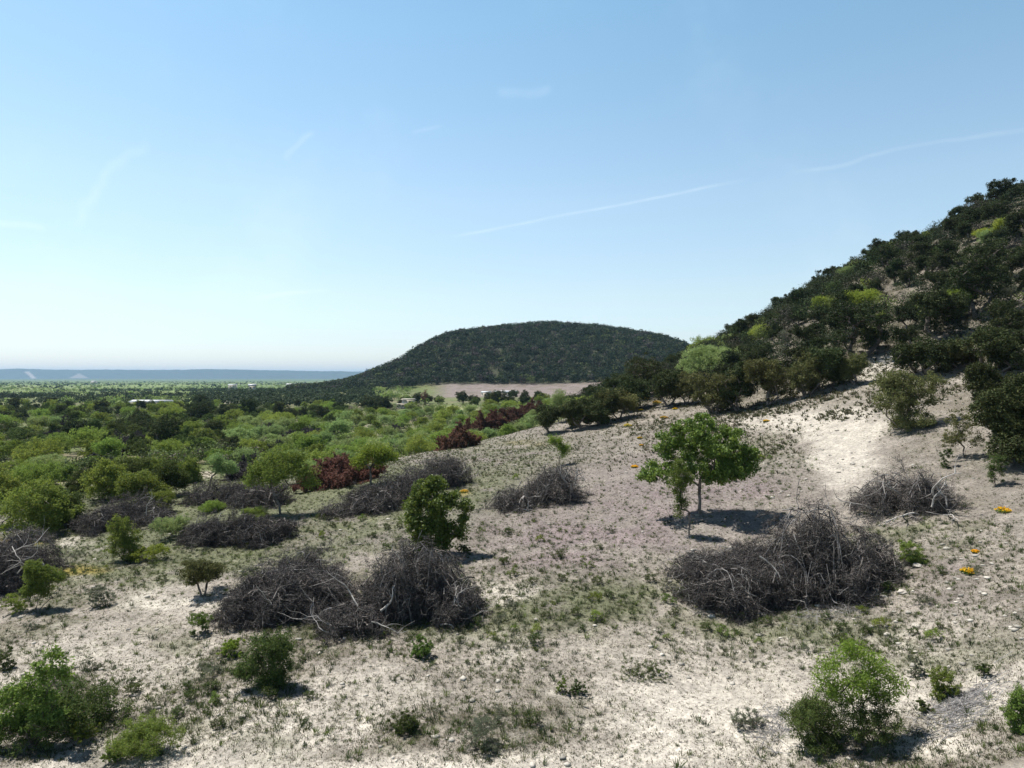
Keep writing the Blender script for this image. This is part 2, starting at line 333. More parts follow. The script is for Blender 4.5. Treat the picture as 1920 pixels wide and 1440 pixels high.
# ------------------------------------------------------------------ plant materials
def leaf_mat(name, c1, c2, trans=.35, rough=.7, spec=.06, tint=False, var=.35):
    m = bpy.data.materials.new(name); m.use_nodes = True; t = NT(m.node_tree)
    b = t.n['Principled BSDF']; b.inputs['Roughness'].default_value = rough; b.inputs['Specular IOR Level'].default_value = spec
    g = t.new('ShaderNodeNewGeometry'); oi = t.new('ShaderNodeObjectInfo')
    col = t.mix(g.outputs['Random Per Island'], c1 + (1,), c2 + (1,))
    if tint:
        a = t.new('ShaderNodeAttribute', attribute_name='tint'); col = t.mix(1.0, a.outputs['Color'], col, 'MULTIPLY')
    hs = t.new('ShaderNodeHueSaturation'); t.l.new(col, hs.inputs['Color'])
    t.l.new(t.m('MULTIPLY_ADD', oi.outputs['Random'], var, 1 - var / 2), hs.inputs['Value'])
    r2 = t.m('FRACT', t.m('MULTIPLY', oi.outputs['Random'], 7.31))
    t.l.new(t.m('MULTIPLY_ADD', r2, .035, .4825), hs.inputs['Hue'])
    t.l.new(hs.outputs[0], b.inputs['Base Color'])
    tr = t.new('ShaderNodeBsdfTranslucent')
    h2 = t.new('ShaderNodeHueSaturation'); t.l.new(hs.outputs[0], h2.inputs['Color']); h2.inputs['Saturation'].default_value = 1.1; h2.inputs['Value'].default_value = 1.5; h2.inputs['Hue'].default_value = .485
    t.l.new(h2.outputs[0], tr.inputs[0])
    mx = t.new('ShaderNodeMixShader'); mx.inputs[0].default_value = trans
    t.l.new(b.outputs[0], mx.inputs[1]); t.l.new(tr.outputs[0], mx.inputs[2])
    t.l.new(mx.outputs[0], t.n['Material Output'].inputs[0])
    return m
def bark_mat(name, c1, c2):
    m = bpy.data.materials.new(name); m.use_nodes = True; t = NT(m.node_tree)
    b = t.n['Principled BSDF']; b.inputs['Roughness'].default_value = .9; b.inputs['Specular IOR Level'].default_value = .2
    g = t.new('ShaderNodeNewGeometry'); tc = t.new('ShaderNodeTexCoord')
    n = t.noise(tc.outputs['Object'], 9, 4, .7)
    f = t.m('MULTIPLY', t.m('ADD', n, g.outputs['Random Per Island']), .5)
    t.l.new(t.mix(t.ramp(f, .25, .75), c1 + (1,), c2 + (1,)), b.inputs['Base Color'])
    return m
LM = {
 'juniper': leaf_mat('juniper_scale_leaf', (.028, .042, .016), (.075, .088, .034), .12),
 'olive': leaf_mat('olive_leaf', (.07, .082, .030), (.15, .15, .06), .22),
 'hilljun': leaf_mat('hill_juniper_leaf', (.024, .038, .015), (.062, .074, .030), .10),
 'dark': leaf_mat('dark_leaf', (.040, .066, .020), (.105, .135, .042), .24),
 'mid': leaf_mat('mid_green_leaf', (.085, .13, .03), (.19, .245, .062), .34),
 'broad': leaf_mat('broad_glossy_leaf', (.06, .11, .02), (.16, .22, .05), .30, .5, .22),
 'mesq': leaf_mat('mesquite_leaf', (.12, .18, .042), (.24, .31, .08), .36),
 'pale': leaf_mat('pale_green_leaf', (.15, .22, .085), (.27, .34, .14), .36),
 'lime': leaf_mat('lime_leaf', (.12, .175, .03), (.235, .29, .065), .42),
 'grey': leaf_mat('grey_green_leaf', (.10, .12, .075), (.19, .20, .135), .25),
 'rust': leaf_mat('dead_needles', (.115, .058, .042), (.215, .125, .092), .2),
 'deadn': leaf_mat('grey_dead_needles', (.030, .027, .026), (.11, .10, .097), .05),
 'orange': leaf_mat('orange_petal', (.60, .36, .012), (.74, .52, .04), .3),
 'yellow': leaf_mat('yellow_petal', (.60, .42, .05), (.70, .55, .12), .3),
}
BARK = bark_mat('bark', (.07, .055, .045), (.20, .17, .145))
BARKG = bark_mat('grey_bark', (.13, .12, .115), (.30, .28, .26))
DEAD = bark_mat('dead_twigs', (.022, .0185, .0165), (.245, .222, .205))
LIMB = bark_mat('grey_limb', (.06, .056, .054), (.28, .265, .255))
BLEACH = bark_mat('bleached_wood', (.20, .185, .17), (.46, .43, .40))

# ------------------------------------------------------------------ geometry makers
def unit(v): return v / (np.linalg.norm(v, axis=-1, keepdims=True) + 1e-9)
def leaves(rng, C, n, rad, size, asp=.55, up=.3, flat=1.0):
    """n leaves round each centre C: rhombic faces"""
    C = np.repeat(C, n, 0); N = len(C)
    dirs = unit(rng.normal(size=(N, 3))); rr = rad * rng.rand(N, 1) ** .45 * np.repeat(rng.uniform(.6, 1.25, (N // n, 1)), n, 0)
    P = C + dirs * rr * np.array([1, 1, flat])
    nrm = unit(rng.normal(size=(N, 3)) + np.array([0, 0, up]) + dirs * .5)
    u = unit(np.cross(nrm, rng.normal(size=(N, 3)))); v = np.cross(nrm, u)
    s = size * (.6 + .8 * rng.rand(N, 1))
    V = np.stack([P + u * s, P + v * s * asp, P - u * s, P - v * s * asp], 1).reshape(-1, 3)
    return V
def quads(V): return np.arange(len(V)).reshape(-1, 4)
def tubes(A, B, ra, rb, k=3):
    A = np.asarray(A, float); B = np.asarray(B, float); ra = np.asarray(ra, float); rb = np.asarray(rb, float)
    d = unit(B - A); ref = np.where(np.abs(d[:, 2:3]) > .9, np.array([[1., 0, 0]]), np.array([[0, 0, 1.]]))
    u = unit(np.cross(d, ref)); v = np.cross(d, u)
    a = np.arange(k) / k * 2 * math.pi
    off = u[:, None, :] * np.cos(a)[None, :, None] + v[:, None, :] * np.sin(a)[None, :, None]
    V0 = A[:, None, :] + off * ra[:, None, None]; V1 = B[:, None, :] + off * rb[:, None, None]
    V = np.concatenate([V0, V1], 1).reshape(-1, 3)
    i = (np.arange(len(A)) * 2 * k)[:, None]; j = np.arange(k)[None, :]; j2 = (j + 1) % k
    Q = np.stack([i + j, i + j2, i + k + j2, i + k + j], -1).reshape(-1, 4)
    return V, Q
def join(parts):
    Vs, Fs, o = [], [], 0
    for V, Fc in parts:
        if len(V) == 0: continue
        Vs.append(V); Fs.append(Fc + o); o += len(V)
    return np.concatenate(Vs), Fs

def grow(rng, H, W, D, cb, nst, nlobe, natt, base_r, step=.25, lobes=None, spread=.5, roots=0.0, lobe_r=.42):
    """woody skeleton reaching points spread through the lobes of a crown. Returns segments and the tips."""
    zc, hz = (cb + 1) / 2 * H, (1 - cb) / 2 * H
    if lobes is None:
        lobes = []
        for k in range(nlobe):
            a = 2 * math.pi * (k + rng.rand() * .8) / nlobe * 1.618; r = .25 + .42 * rng.rand(); zz = rng.uniform(-.85 if cb < .1 else -.55, .62)
            lobes.append((math.cos(a) * r * W / 2 * 1.15, math.sin(a) * r * D / 2 * 1.15, zc + zz * hz, lobe_r * (.75 + .5 * rng.rand())))
        lobes.append((0, 0, zc + .45 * hz, lobe_r * 1.05))
    tips = []
    wts = np.array([l[3] ** 2 for l in lobes]); wts /= wts.sum()
    for l, wt in zip(lobes, wts):
        n = max(3, int(round(natt * wt))); dd = unit(rng.normal(size=(n, 3))); rr = rng.rand(n, 1) ** .4 * np.where(rng.rand(n, 1) < .13, 1.28, 1.0)
        s = l[3] * np.array([W / 2, D / 2, max(hz, W * .3)])
        tips.append(np.array(l[:3]) + dd * rr * s)
    tips = np.concatenate(tips); tips = tips[tips[:, 2] > .04 * H]; tips[:, 2] = np.minimum(tips[:, 2], H)
    cap = 3000; P = np.zeros((cap, 3)); par = -np.ones(cap, int); n = 0
    for k in range(nst):
        a = rng.rand() * 6.28; r0 = roots * W / 2 * rng.rand()
        cur = np.array([math.cos(a) * r0, math.sin(a) * r0, -.12]); P[n] = cur; par[n] = -1; last = n; n += 1
        zt = max(cb * H * 1.05, .22 * H); a2 = a + rng.normal() * .5 if nst > 1 else a
        tgt = np.array([math.cos(a2) * spread * W / 2 * (nst > 1), math.sin(a2) * spread * D / 2 * (nst > 1), zt])
        m = max(3, int(np.linalg.norm(tgt - cur) / step))
        for q in range(1, m + 1):
            f = q / m
            p = cur + (tgt - cur) * np.array([f ** 1.3, f ** 1.3, f]) + rng.normal(size=3) * step * .10
            P[n] = p; par[n] = last; last = n; n += 1
    order = [np.array(l[:3]) for l in lobes]
    order.sort(key=lambda p: p[2]); tt = tips[np.argsort(np.linalg.norm(tips - np.array([0, 0, cb * H]), axis=1))]
    tipi = []
    for t_ in list(order) + list(tt):
        if n > cap - 40: break
        dv = P[:n] - t_; c = np.linalg.norm(dv, axis=1) + np.maximum(0, dv[:, 2]) * 1.2
        # rather leave an upper branch than the trunk's foot
        c = c + np.where(P[:n, 2] < .12 * H, .5 * step, 0)
        k = int(np.argmin(c)); L = np.linalg.norm(P[k] - t_); m = max(1, min(10, int(round(L / step)))); last = k; s0 = P[k].copy()
        for q in range(1, m + 1):
            f = q / m; p = s0 + (t_ - s0) * f + np.array([0, 0, .10 * L * math.sin(math.pi * f)])
            if q < m: p = p + rng.normal(size=3) * step * .14
            P[n] = p; par[n] = last; last = n; n += 1
        tipi.append(last)
    cnt = np.zeros(n); child = np.zeros(n)
    cnt[tipi] = 1
    for i in range(n - 1, -1, -1):
        if par[i] >= 0: cnt[par[i]] += max(cnt[i], 0.3)
    rad = base_r * (np.maximum(cnt, .5) / max(cnt.max(), 1)) ** .5; rad = np.maximum(rad, .006)
    i = np.where(par[:n] >= 0)[0]; j = par[i]
    segs = (P[j], P[i], np.minimum(rad[j], rad[i] * 1.35), rad[i])
    return segs, tt

KP = {  # crown base, stems, lobes, tips per m3-ish, base radius, leaf count, cluster radius, leaf half length, aspect
 'juniper': dict(cb=.12, nst=4, nl=9, nt=150, br=.11, ln=52, cr=.30, ls=.058, asp=.45, mat='juniper', bark='b', spread=.5, lr=.42),
 'hilljun': dict(cb=.22, nst=4, nl=9, nt=110, br=.12, ln=50, cr=.30, ls=.068, asp=.45, mat='hilljun', bark='b', spread=.45, lr=.38),
 'oak': dict(cb=.26, nst=1, nl=10, nt=150, br=.10, ln=46, cr=.27, ls=.062, asp=.6, mat='broad', bark='b', spread=.3, lr=.36),
 'mesquite': dict(cb=.18, nst=4, nl=9, nt=120, br=.06, ln=40, cr=.34, ls=.062, asp=.3, mat='mesq', bark='b', spread=.55, lr=.42),
 'mesqtree': dict(cb=.36, nst=2, nl=9, nt=120, br=.09, ln=42, cr=.33, ls=.060, asp=.3, mat='mid', bark='b', spread=.35, lr=.42),
 'shrub': dict(cb=.04, nst=6, nl=8, nt=110, br=.035, ln=46, cr=.24, ls=.050, asp=.45, mat='mid', bark='b', spread=.6, lr=.45),
}
def plant_meshes(name, seed, kind, H, W, D=None, **kw):
    p = dict(KP[kind]); p.update(kw); rng = np.random.RandomState(seed); D = D or W
    sc = (W * D * H) ** (1 / 3.)
    ls, cr = p['ls'] * 1.08, p['cr'] * 1.3; p['ln'] = int(p['ln'] * p.get('dn', 1.5)); p['nt'] = int(p['nt'] * 1.25); p['lr'] *= 1.15
    if p.get('lobes'): p['lobes'] = [(a, b, c, r_ * 1.15) for a, b, c, r_ in p['lobes']]
    if sc < 2.6: f = max(sc / 2.6, .18); cr *= f; ls *= max(f, .42)
    segs, tips = grow(rng, H, W, D, p['cb'], p['nst'], p['nl'], p['nt'], p['br'] * min(1.5, H / 3.5), max(.1, min(.3, sc * .09)), p.get('lobes'), p['spread'], p.get('roots', .12), p['lr'])
    m = p.get('vis', 1)
    big = segs[2] > .03 * min(1, H / 2)
    A = tubes(*[s[big] for s in segs], k=6); B = tubes(*[s[~big] for s in segs], k=3)
    V, Fs = join([x for x in (A, B) if len(x[0])])
    tr = mesh(name + '_wood', V, Fs, smooth=True); tr.materials.append(BARKG if p['bark'] == 'g' else BARK)
    LV = leaves(rng, tips, p['ln'], cr, ls, p['asp'], .35, .8)
    LV[:, 2] = np.maximum(LV[:, 2], .01)
    cr_ = mesh(name + '_crown', LV, quads(LV)); cr_.materials.append(LM[p['mat']])
    return tr, cr_
def is_tree(kind): return kind in ('juniper', 'hilljun', 'oak', 'mesqtree')
NAMES = {'juniper': 'juniper_tree', 'hilljun': 'juniper_tree', 'oak': 'oak_tree', 'mesqtree': 'mesquite_tree', 'mesquite': 'mesquite_shrub', 'shrub': 'shrub'}
CATS = {'juniper': 'tree', 'hilljun': 'tree', 'oak': 'tree', 'mesqtree': 'tree', 'mesquite': 'shrub', 'shrub': 'shrub'}
def plant(seed, kind, px, py, wpx, hpx, label, name=None, group=None, depth=1.0, **kw):
    """one plant of its own shape, its foot where the photo's pixel meets the ground"""
    d = ray(px, py); loc = pt(px, d); H, W = hpx * d / F, wpx * d / F
    nm = name or NAMES[kind]
    tr, cr = plant_meshes(nm, seed, kind, H, W, W * depth, **kw)
    loc[2] -= .04
    e = empty(nm, loc); tag(e, label, kw.get('cat') or CATS[kind], group)
    obj('trunk' if is_tree(kind) else 'stems', tr, None, e); obj('crown' if is_tree(kind) else 'foliage', cr, None, e)
    return e

# ------------------------------------------------------------------ dead brush piles
def limb_proto(rng, L=2.2, dense=1.0):
    """a cut, leafless cedar limb along +X: bent stem, side branches, fine twigs; returns segments and needle points"""
    A, B, ra, rb, tip = [], [], [], [], []
    def chain(p, d, L, n, r0, r1, curl):
        out = [p.copy()]
        for i in range(n):
            d = unit(d + rng.normal(size=3) * curl); q = p + d * L / n
            f0, f1 = i / n, (i + 1) / n
            A.append(p); B.append(q); ra.append(r0 + (r1 - r0) * f0); rb.append(r0 + (r1 - r0) * f1); p = q; out.append(p.copy())
        return out, d
    main, _ = chain(np.zeros(3), np.array([1., 0, 0]), L, 8, .028, .008, .16)
    for k in range(int(15 * dense)):
        i = rng.randint(2, 9); p = main[i]; dd = unit(np.array([.8, 0, 0]) + rng.normal(size=3) * .65)
        l = rng.uniform(.35, .95) * (1.15 - .5 * i / 8)
        c2, _ = chain(p, dd, l, 4, .012, .005, .22)
        for q in range(int(6 * dense)):
            j = rng.randint(1, 5); d3 = unit(dd * .9 + rng.normal(size=3) * .6)
            c3, _ = chain(c2[j], d3, rng.uniform(.12, .42), 2, .006, .0035, .3); tip.append(c3[-1]); tip.append(c3[1])
    return [np.array(x) for x in (A, B, ra, rb)] + [np.array(tip)]
_rg = np.random.RandomState(77)
LIMBS = [limb_proto(_rg, L) for L in (1.7, 2.0, 2.3, 2.6, 2.0, 2.4)]

def rotmats(rng, yaw, pitch, roll):
    cy, sy, cp, sp, cr, sr = np.cos(yaw), np.sin(yaw), np.cos(pitch), np.sin(pitch), np.cos(roll), np.sin(roll)
    Z = np.array([[cy, -sy, 0], [sy, cy, 0], [0, 0, 1]]); Y = np.array([[cp, 0, -sp], [0, 1, 0], [sp, 0, cp]]); X = np.array([[1, 0, 0], [0, cr, -sr], [0, sr, cr]])
    return Z @ Y @ X
def crooked(rng, p, d, L, r, n=6, fork=2, curl=.22):
    A, B, ra, rb = [], [], [], []
    pts = [np.array(p, float)]; d = unit(np.array(d, float))
    for i in range(n):
        d = unit(d + rng.normal(size=3) * curl); q = pts[-1] + d * L / n
        A.append(pts[-1]); B.append(q); ra.append(r * (1 - .75 * i / n)); rb.append(r * (1 - .75 * (i + 1) / n)); pts.append(q)
    for k in range(fork):
        i = rng.randint(n // 3, n); d2 = unit(d + rng.normal(size=3) * .7); pp = pts[i]
        for j in range(3):
            d2 = unit(d2 + rng.normal(size=3) * curl); q = pp + d2 * L * .16
            A.append(pp); B.append(q); ra.append(r * .5 * (1 - .28 * j)); rb.append(r * .5 * (1 - .28 * (j + 1))); pp = q
    return A, B, ra, rb
def brush_pile(seed, mounds, label, px, py, limbs=90, bleach=None, needles=5, mat='deadn', name='brush_pile', twig=None, scale=1.0, upright=.12, nl=.024, group='piles of cut dead cedar brush', comp=True, hs=None):
    """mounds: (dx px, dy px at the foot, width px, height px, depth m) about the pile's foot pixel"""
    rng = np.random.RandomState(seed)
    d0 = ray(px, py); org = pt(px, d0); k = d0 / F
    e = empty(name, org); tag(e, label, 'brush pile', group)
    A, B, ra, rb, T = [], [], [], [], []
    M = []; hs = hs or {3: .88, 4: .9, 5: 1.0, 1: .84, 2: .92}.get(seed, .88 if d0 < 30 else .72)
    if comp:
        mounds = [m for m in mounds for _ in (0,)]
        for (dx, dy, wd, ht, dep) in list(mounds):
            for q in range(3): ox = rng.uniform(-.42, .42); mounds.append((dx + ox * wd, dy - rng.uniform(-2, 10), wd * rng.uniform(.24, .42), ht * rng.uniform(.75, 1.2) * (1 - 1.1 * abs(ox)), dep * rng.uniform(.35, .6)))
        mounds = [(dx, dy, wd * (.92 if i < len(mounds) // 4 else 1), ht * (.86 if i < len(mounds) // 4 else 1), dep) for i, (dx, dy, wd, ht, dep) in enumerate(mounds)]
    for (dx, dy, wd, ht, dep) in mounds:
        ht = ht * hs
        d = ray(px + dx, py + dy); c = pt(px + dx, d); M.append((c + np.array([0, dep / 2, 0]), wd * d / F / 2, dep / 2, ht * d / F))
    wts = np.array([m[1] * m[2] * m[3] for m in M]) ** .75; wts /= wts.sum()
    for m, wt in zip(M, wts):
        c, rx, ry, h = m
        for q in range(int(limbs * wt)):
            th = rng.rand() * 6.283; r = rng.rand() ** .5; hh = (1 - r ** 2.4) * h * .9
            zf = rng.rand() ** .55
            x, y = math.cos(th) * r * rx * .74, math.sin(th) * r * ry * .74
            z = float(zat(c[0] + x, c[1] + y)) + .08 + hh * zf * .88 * (.72 + .56 * float(vnoise(np.array((c[0] + x) * 1.3), np.array((c[1] + y) * 1.3), seed)))
            yaw = th + rng.normal() * 1.0
            slope = -math.atan2(h, (rx + ry) / 2) * r * 1.1
            pitch = slope * abs(math.cos(yaw - th)) + rng.normal() * .22
            free = rng.rand() < .14
            if rng.rand() < upright + (.12 if free else 0): pitch = rng.uniform(.4, 1.3)
            Rm = rotmats(rng, yaw, pitch, rng.rand() * 6.28); s = scale * rng.uniform(.6, 1.05)
            a, b, r1, r2, tp = LIMBS[rng.randint(len(LIMBS))]
            a, b, tp = a.copy(), b.copy(), tp.copy()
            for arr in (a, b, tp): arr[:, 0] -= 1.0
            o = np.array([c[0] + x, c[1] + y, z]) - org
            a, b, tp = (a * s) @ Rm.T + o, (b * s) @ Rm.T + o, (tp * s) @ Rm.T + o
            for arr in (a, b, tp):   # twigs lie on the ground, not in it, and settle into the heap
                ex, ey = arr[:, 0] + org[0] - c[0], arr[:, 1] + org[1] - c[1]; rho = np.sqrt((ex / rx) ** 2 + (ey / ry) ** 2)
                sq = np.where(rho > 1, (1 + (rho - 1) * (.45 if comp else .8)) / np.maximum(rho, 1e-6), 1.0); arr[:, 0] = c[0] + ex * sq - org[0]; arr[:, 1] = c[1] + ey * sq - org[1]
                g0 = zat(arr[:, 0] + org[0], arr[:, 1] + org[1]) - org[2]; zr = arr[:, 2] - g0; cap = h * (1.02 - .45 * np.minimum(rho, 1.2) ** 2)
                arr[:, 2] = g0 + np.where(zr > cap, cap + (zr - cap) * (.9 if free else .5), zr) if comp else arr[:, 2]
                g = zat(arr[:, 0] + org[0], arr[:, 1] + org[1]) - org[2] + .01
                arr[:, 2] = np.maximum(arr[:, 2], g)
            A.append(a); B.append(b); ra.append(r1 * s); rb.append(r2 * s); T.append(tp)
    A, B, ra, rb, T = [np.concatenate(x) for x in (A, B, ra, rb, T)]
    if needles:
        LV = leaves(rng, T, needles, .085 * scale, nl, .28 if comp else .4, .1)
        ln = mesh(name + '_needles', LV, quads(LV)); ln.materials.append(LM[mat]); obj('dead_needles', ln, None, e)
    # grey bare limbs lying over the heap
    LA, LB, La, Lb = [], [], [], []
    for q in range(int(limbs / 4.5) if comp and d0 < 60 else 0):
        c, rx, ry, h = M[rng.choice(len(M), p=wts)]; th = rng.rand() * 6.283; r_ = rng.uniform(.15, .85)
        p = np.array([c[0] + math.cos(th) * rx * r_, c[1] + math.sin(th) * ry * r_, 0]); yw = th + rng.normal() * 1.1
        dd_ = np.array([math.cos(yw), math.sin(yw), rng.uniform(-.1, .35)]); a, b, r1, r2 = crooked(rng, p, dd_, rng.uniform(.8, 2.0) * min(1, h / 1.3 + .3), rng.uniform(.010, .022), 6, 3, .26)
        a, b = np.array(a), np.array(b)
        for arr in (a, b):
            ex, ey = (arr[:, 0] - c[0]) / rx, (arr[:, 1] - c[1]) / ry; rho = np.sqrt(ex ** 2 + ey ** 2)
            arr[:, 2] = arr[:, 2] * .8 + zat(arr[:, 0], arr[:, 1]) + np.maximum(h * (1.0 - .8 * np.minimum(rho, 1.12) ** 2.2), .05) + .04
            arr -= org
        LA.append(a); LB.append(b); La.append(r1); Lb.append(r2)
    tk = max(1.0, .0042 / .0045 * d0 / 26)       # keep the finest twigs about as thick as they look
    V, Q = tubes(A, B, np.maximum(ra, .0042 * min(tk, 2)), np.maximum(rb, .003 * min(tk, 2)), 3)
    nq = len(Q)
    if LA:
        V, Q = join([(V, Q), tubes(np.concatenate(LA), np.concatenate(LB), np.concatenate(La), np.concatenate(Lb), 4)])
    tw = mesh(name + '_twigs', V, Q); tw.materials.append(twig or DEAD); tw.materials.append(LIMB)
    mi = np.zeros(len(tw.polygons), np.int32); mi[nq:] = 1; tw.polygons.foreach_set('material_index', mi)
    obj('twigs', tw, None, e)
    for (bx, by, dirx, dirz, L, r, fk) in (bleach or []):
        # a bleached bare limb: its foot at photo offset bx,by from the pile's foot pixel, standing on the pile's near face
        dd = d0 * .985; p = np.array([(px + bx - 960) / F * dd, dd, H0 + (HY - (py + by)) / F * dd]) - org
        m0 = min(M, key=lambda m: abs(m[0][0] - org[0] - p[0])); rel = np.clip((p[0] - (m0[0][0] - org[0])) / m0[1], -.9, .9)
        zz = p[2] / max(m0[3], .1)
        p[1] = (m0[0][1] - org[1]) - m0[2] * math.sqrt(max(.05, 1 - rel ** 2)) * max(0.0, 1 - max(zz, 0)) ** .5 - .32
        p[0] *= (d0 + p[1]) / d0; p[2] = (H0 + (HY - (py + by)) / F * (d0 + p[1])) - org[2]
        a, b, r1, r2 = crooked(rng, p, (dirx, -.35 + .3 * rng.rand(), dirz), L * (1.0 if seed in (4, 5) else 1.1), r * (1.35 if seed in (4, 5) else .92), 8, fk + 2, .22 if seed in (4, 5) else .30)
        V, Q = tubes(a, b, r1, r2, 5); bm = mesh('bleached_branch', V, Q, smooth=True); bm.materials.append(BLEACH)
        obj('bleached_branch', bm, None, e)
    return e

brush_pile(1, [(-55, -26, 260, 95, 3.8), (60, -4, 140, 55, 2.2), (-15, -92, 130, 92, 2.0), (-125, -34, 90, 100, 2.2), (-80, -70, 110, 70, 2.0)],
  'wide grey brush pile, front left, with arching pale limbs', 585, 1206, 330,
  [(-75, -60, -.3, .9, .9, .022, 3), (-110, -70, -.4, .8, .9, .02, 3), (75, -70, -.5, .6, 1.5, .028, 2), (-160, -30, .1, .8, .8, .025, 1), (60, -30, -.9, .2, 1.8, .02, 2), (20, -20, -.9, .3, 1.4, .02, 2), (-20, -40, -.8, .35, 1.4, .018, 2), (100, -40, .9, -.3, 1.2, .025, 2)], scale=.95)
brush_pile(2, [(-22, -18, 165, 160, 3.2), (65, -14, 110, 100, 2.6), (-70, -30, 80, 85, 2.2), (20, -30, 120, 130, 2.6)],
  'tall dark brush pile beside the wide one, bleached forked snag on its flank', 775, 1190, 270,
  [(80, -45, -.25, .9, 1.1, .03, 4), (70, -55, .1, .9, .8, .022, 2), (-70, -45, .15, .9, .9, .05, 1), (20, -5, .1, .9, .9, .045, 3), (20, -2, -.9, .2, .6, .03, 2), (45, -18, .9, .3, 1.0, .03, 2), (-45, -120, .1, 1, .9, .018, 3), (-30, -125, .3, 1, .8, .015, 2)], scale=.95)
brush_pile(3, [(85, -32, 210, 205, 4.2), (-95, -6, 210, 92, 3.4), (5, -20, 150, 120, 3.6), (165, -66, 120, 105, 2.8), (-60, -70, 150, 62, 2.4), (-150, -75, 90, 40, 1.8)],
  'largest brush pile, heaped dark grey below the lone oak on the right', 1480, 1168, 480,
  [(-20, -125, .8, -.35, .9, .035, 0), (90, -60, .6, .8, 1.4, .02, 3), (10, -10, .3, .9, .9, .025, 3), (50, -25, .5, .8, .8, .022, 3), (140, -50, .6, .5, 1.2, .018, 2), (-120, -80, -.5, .7, 1.3, .02, 3), (-90, -60, -.8, .4, 1.2, .02, 2), (60, -150, .2, 1, .8, .015, 3), (120, -140, .4, .8, .8, .014, 3), (-30, -50, -.8, .3, 1.2, .018, 2)], scale=1.0)
brush_pile(4, [(-20, -10, 150, 72, 3.6), (40, -14, 90, 62, 3.)],
  'low brush pile with long bleached limbs lying on the slope below the thin shrub', 1735, 976, 120,
  [(10, -50, -.9, .3, 2.2, .035, 3), (40, -45, -.7, .45, 1.9, .035, 3), (30, -25, .3, .9, 1.2, .03, 3), (-30, -20, -.8, .3, 1.6, .03, 2), (60, -8, -.9, .25, 2.0, .025, 2), (20, -10, -.9, .3, 2.0, .03, 2)], needles=2, scale=1.0, upright=.1)
brush_pile(5, [(25, -12, 130, 82, 3.4), (-45, -6, 90, 42, 2.4), (-80, 0, 60, 22, 1.6)],
  'middle brush pile with white forked trunks standing in it, on the open mauve slope', 1020, 963, 120,
  [(-15, -12, -.4, .9, 2.1, .05, 4), (0, -20, -.1, 1, 1.1, .04, 3), (55, -45, .5, .9, 1.2, .05, 4), (50, -50, -.3, .9, 1.3, .04, 3), (75, -18, -.95, .1, 2.0, .03, 1), (70, -8, -.6, .5, .8, .035, 0), (-60, -5, .8, .2, 1.2, .03, 2), (-30, -5, .1, .9, .6, .04, 2)], needles=3, scale=1.0)
brush_pile(6, [(-90, -12, 120, 48, 3), (-30, -25, 130, 70, 3.4), (50, -62, 130, 72, 3.6), (-140, -6, 60, 30, 2)],
  'long dark brush pile running behind the bright green bushy tree', 760, 982, 210,
  [(-50, -10, .3, .8, 1.4, .03, 3), (-60, -15, -.3, .7, 1.3, .025, 3), (60, -80, .2, .9, 1.3, .025, 3), (90, -85, .5, .6, 1.1, .022, 2), (-110, -8, .8, .3, 1.2, .02, 2)], needles=6, scale=1.1)
brush_pile(7, [(-45, -5, 110, 52, 3), (20, -5, 110, 58, 3.2), (75, -14, 70, 40, 2.6)],
  'dense dark brush pile on green grass, just right of the upright shrub', 425, 1034, 150,
  [(-55, -35, .1, .9, 1, .025, 3), (90, -18, .6, .6, 1.0, .03, 2), (60, -20, -.3, .7, .9, .02, 2)], needles=8, scale=1.1)
brush_pile(8, [(-55, -2, 80, 55, 3), (10, -20, 110, 62, 3.4), (50, -14, 60, 34, 2.4)],
  'brush pile with a fan of pale branches behind the upright green shrub', 222, 1008, 120,
  [(0, -40, -.1, 1, 1.4, .03, 4), (15, -42, .3, .9, 1.2, .025, 3), (78, -22, -.7, .2, 1.2, .04, 2), (90, -22, .8, .3, .9, .05, 1)], needles=6, scale=1.1)
brush_pile(9, [(-50, -8, 80, 40, 3), (30, -2, 110, 42, 3.4), (-5, -16, 90, 35, 3), (72, -4, 50, 32, 2.5)],
  'low brush pile just left of the forked mesquite tree trunk', 435, 958, 120,
  [(-25, -24, .9, .1, 1, .025, 1), (-15, -20, .7, .4, .8, .02, 2)], needles=8, scale=1.15)
brush_pile(10, [(-30, -10, 160, 120, 4), (10, -5, 60, 60, 2.6)],
  'brush pile cut off by the left edge of the photo, thin pale limbs leaning right', -10, 1125, 190,
  [(10, -50, .5, .5, 1.6, .03, 3), (0, -90, .8, .35, 1.6, .025, 2), (20, -75, .9, .2, 1.2, .02, 2), (60, -65, .2, .9, .5, .03, 2), (0, -100, .9, -.4, 1.6, .02, 1)], needles=5, scale=1.0)
brush_pile(11, [(-25, -2, 80, 54, 3.6), (25, -12, 70, 38, 3.2)],
  'rust brown heap of dead cedar beside the leaning yellow green mesquite tree', 628, 922, 95, [], needles=24, mat='rust', scale=1.0, nl=.055, upright=.3, comp=False, hs=.55, name='dead_cedar_heap', group='rust brown heaps of dead cedar')
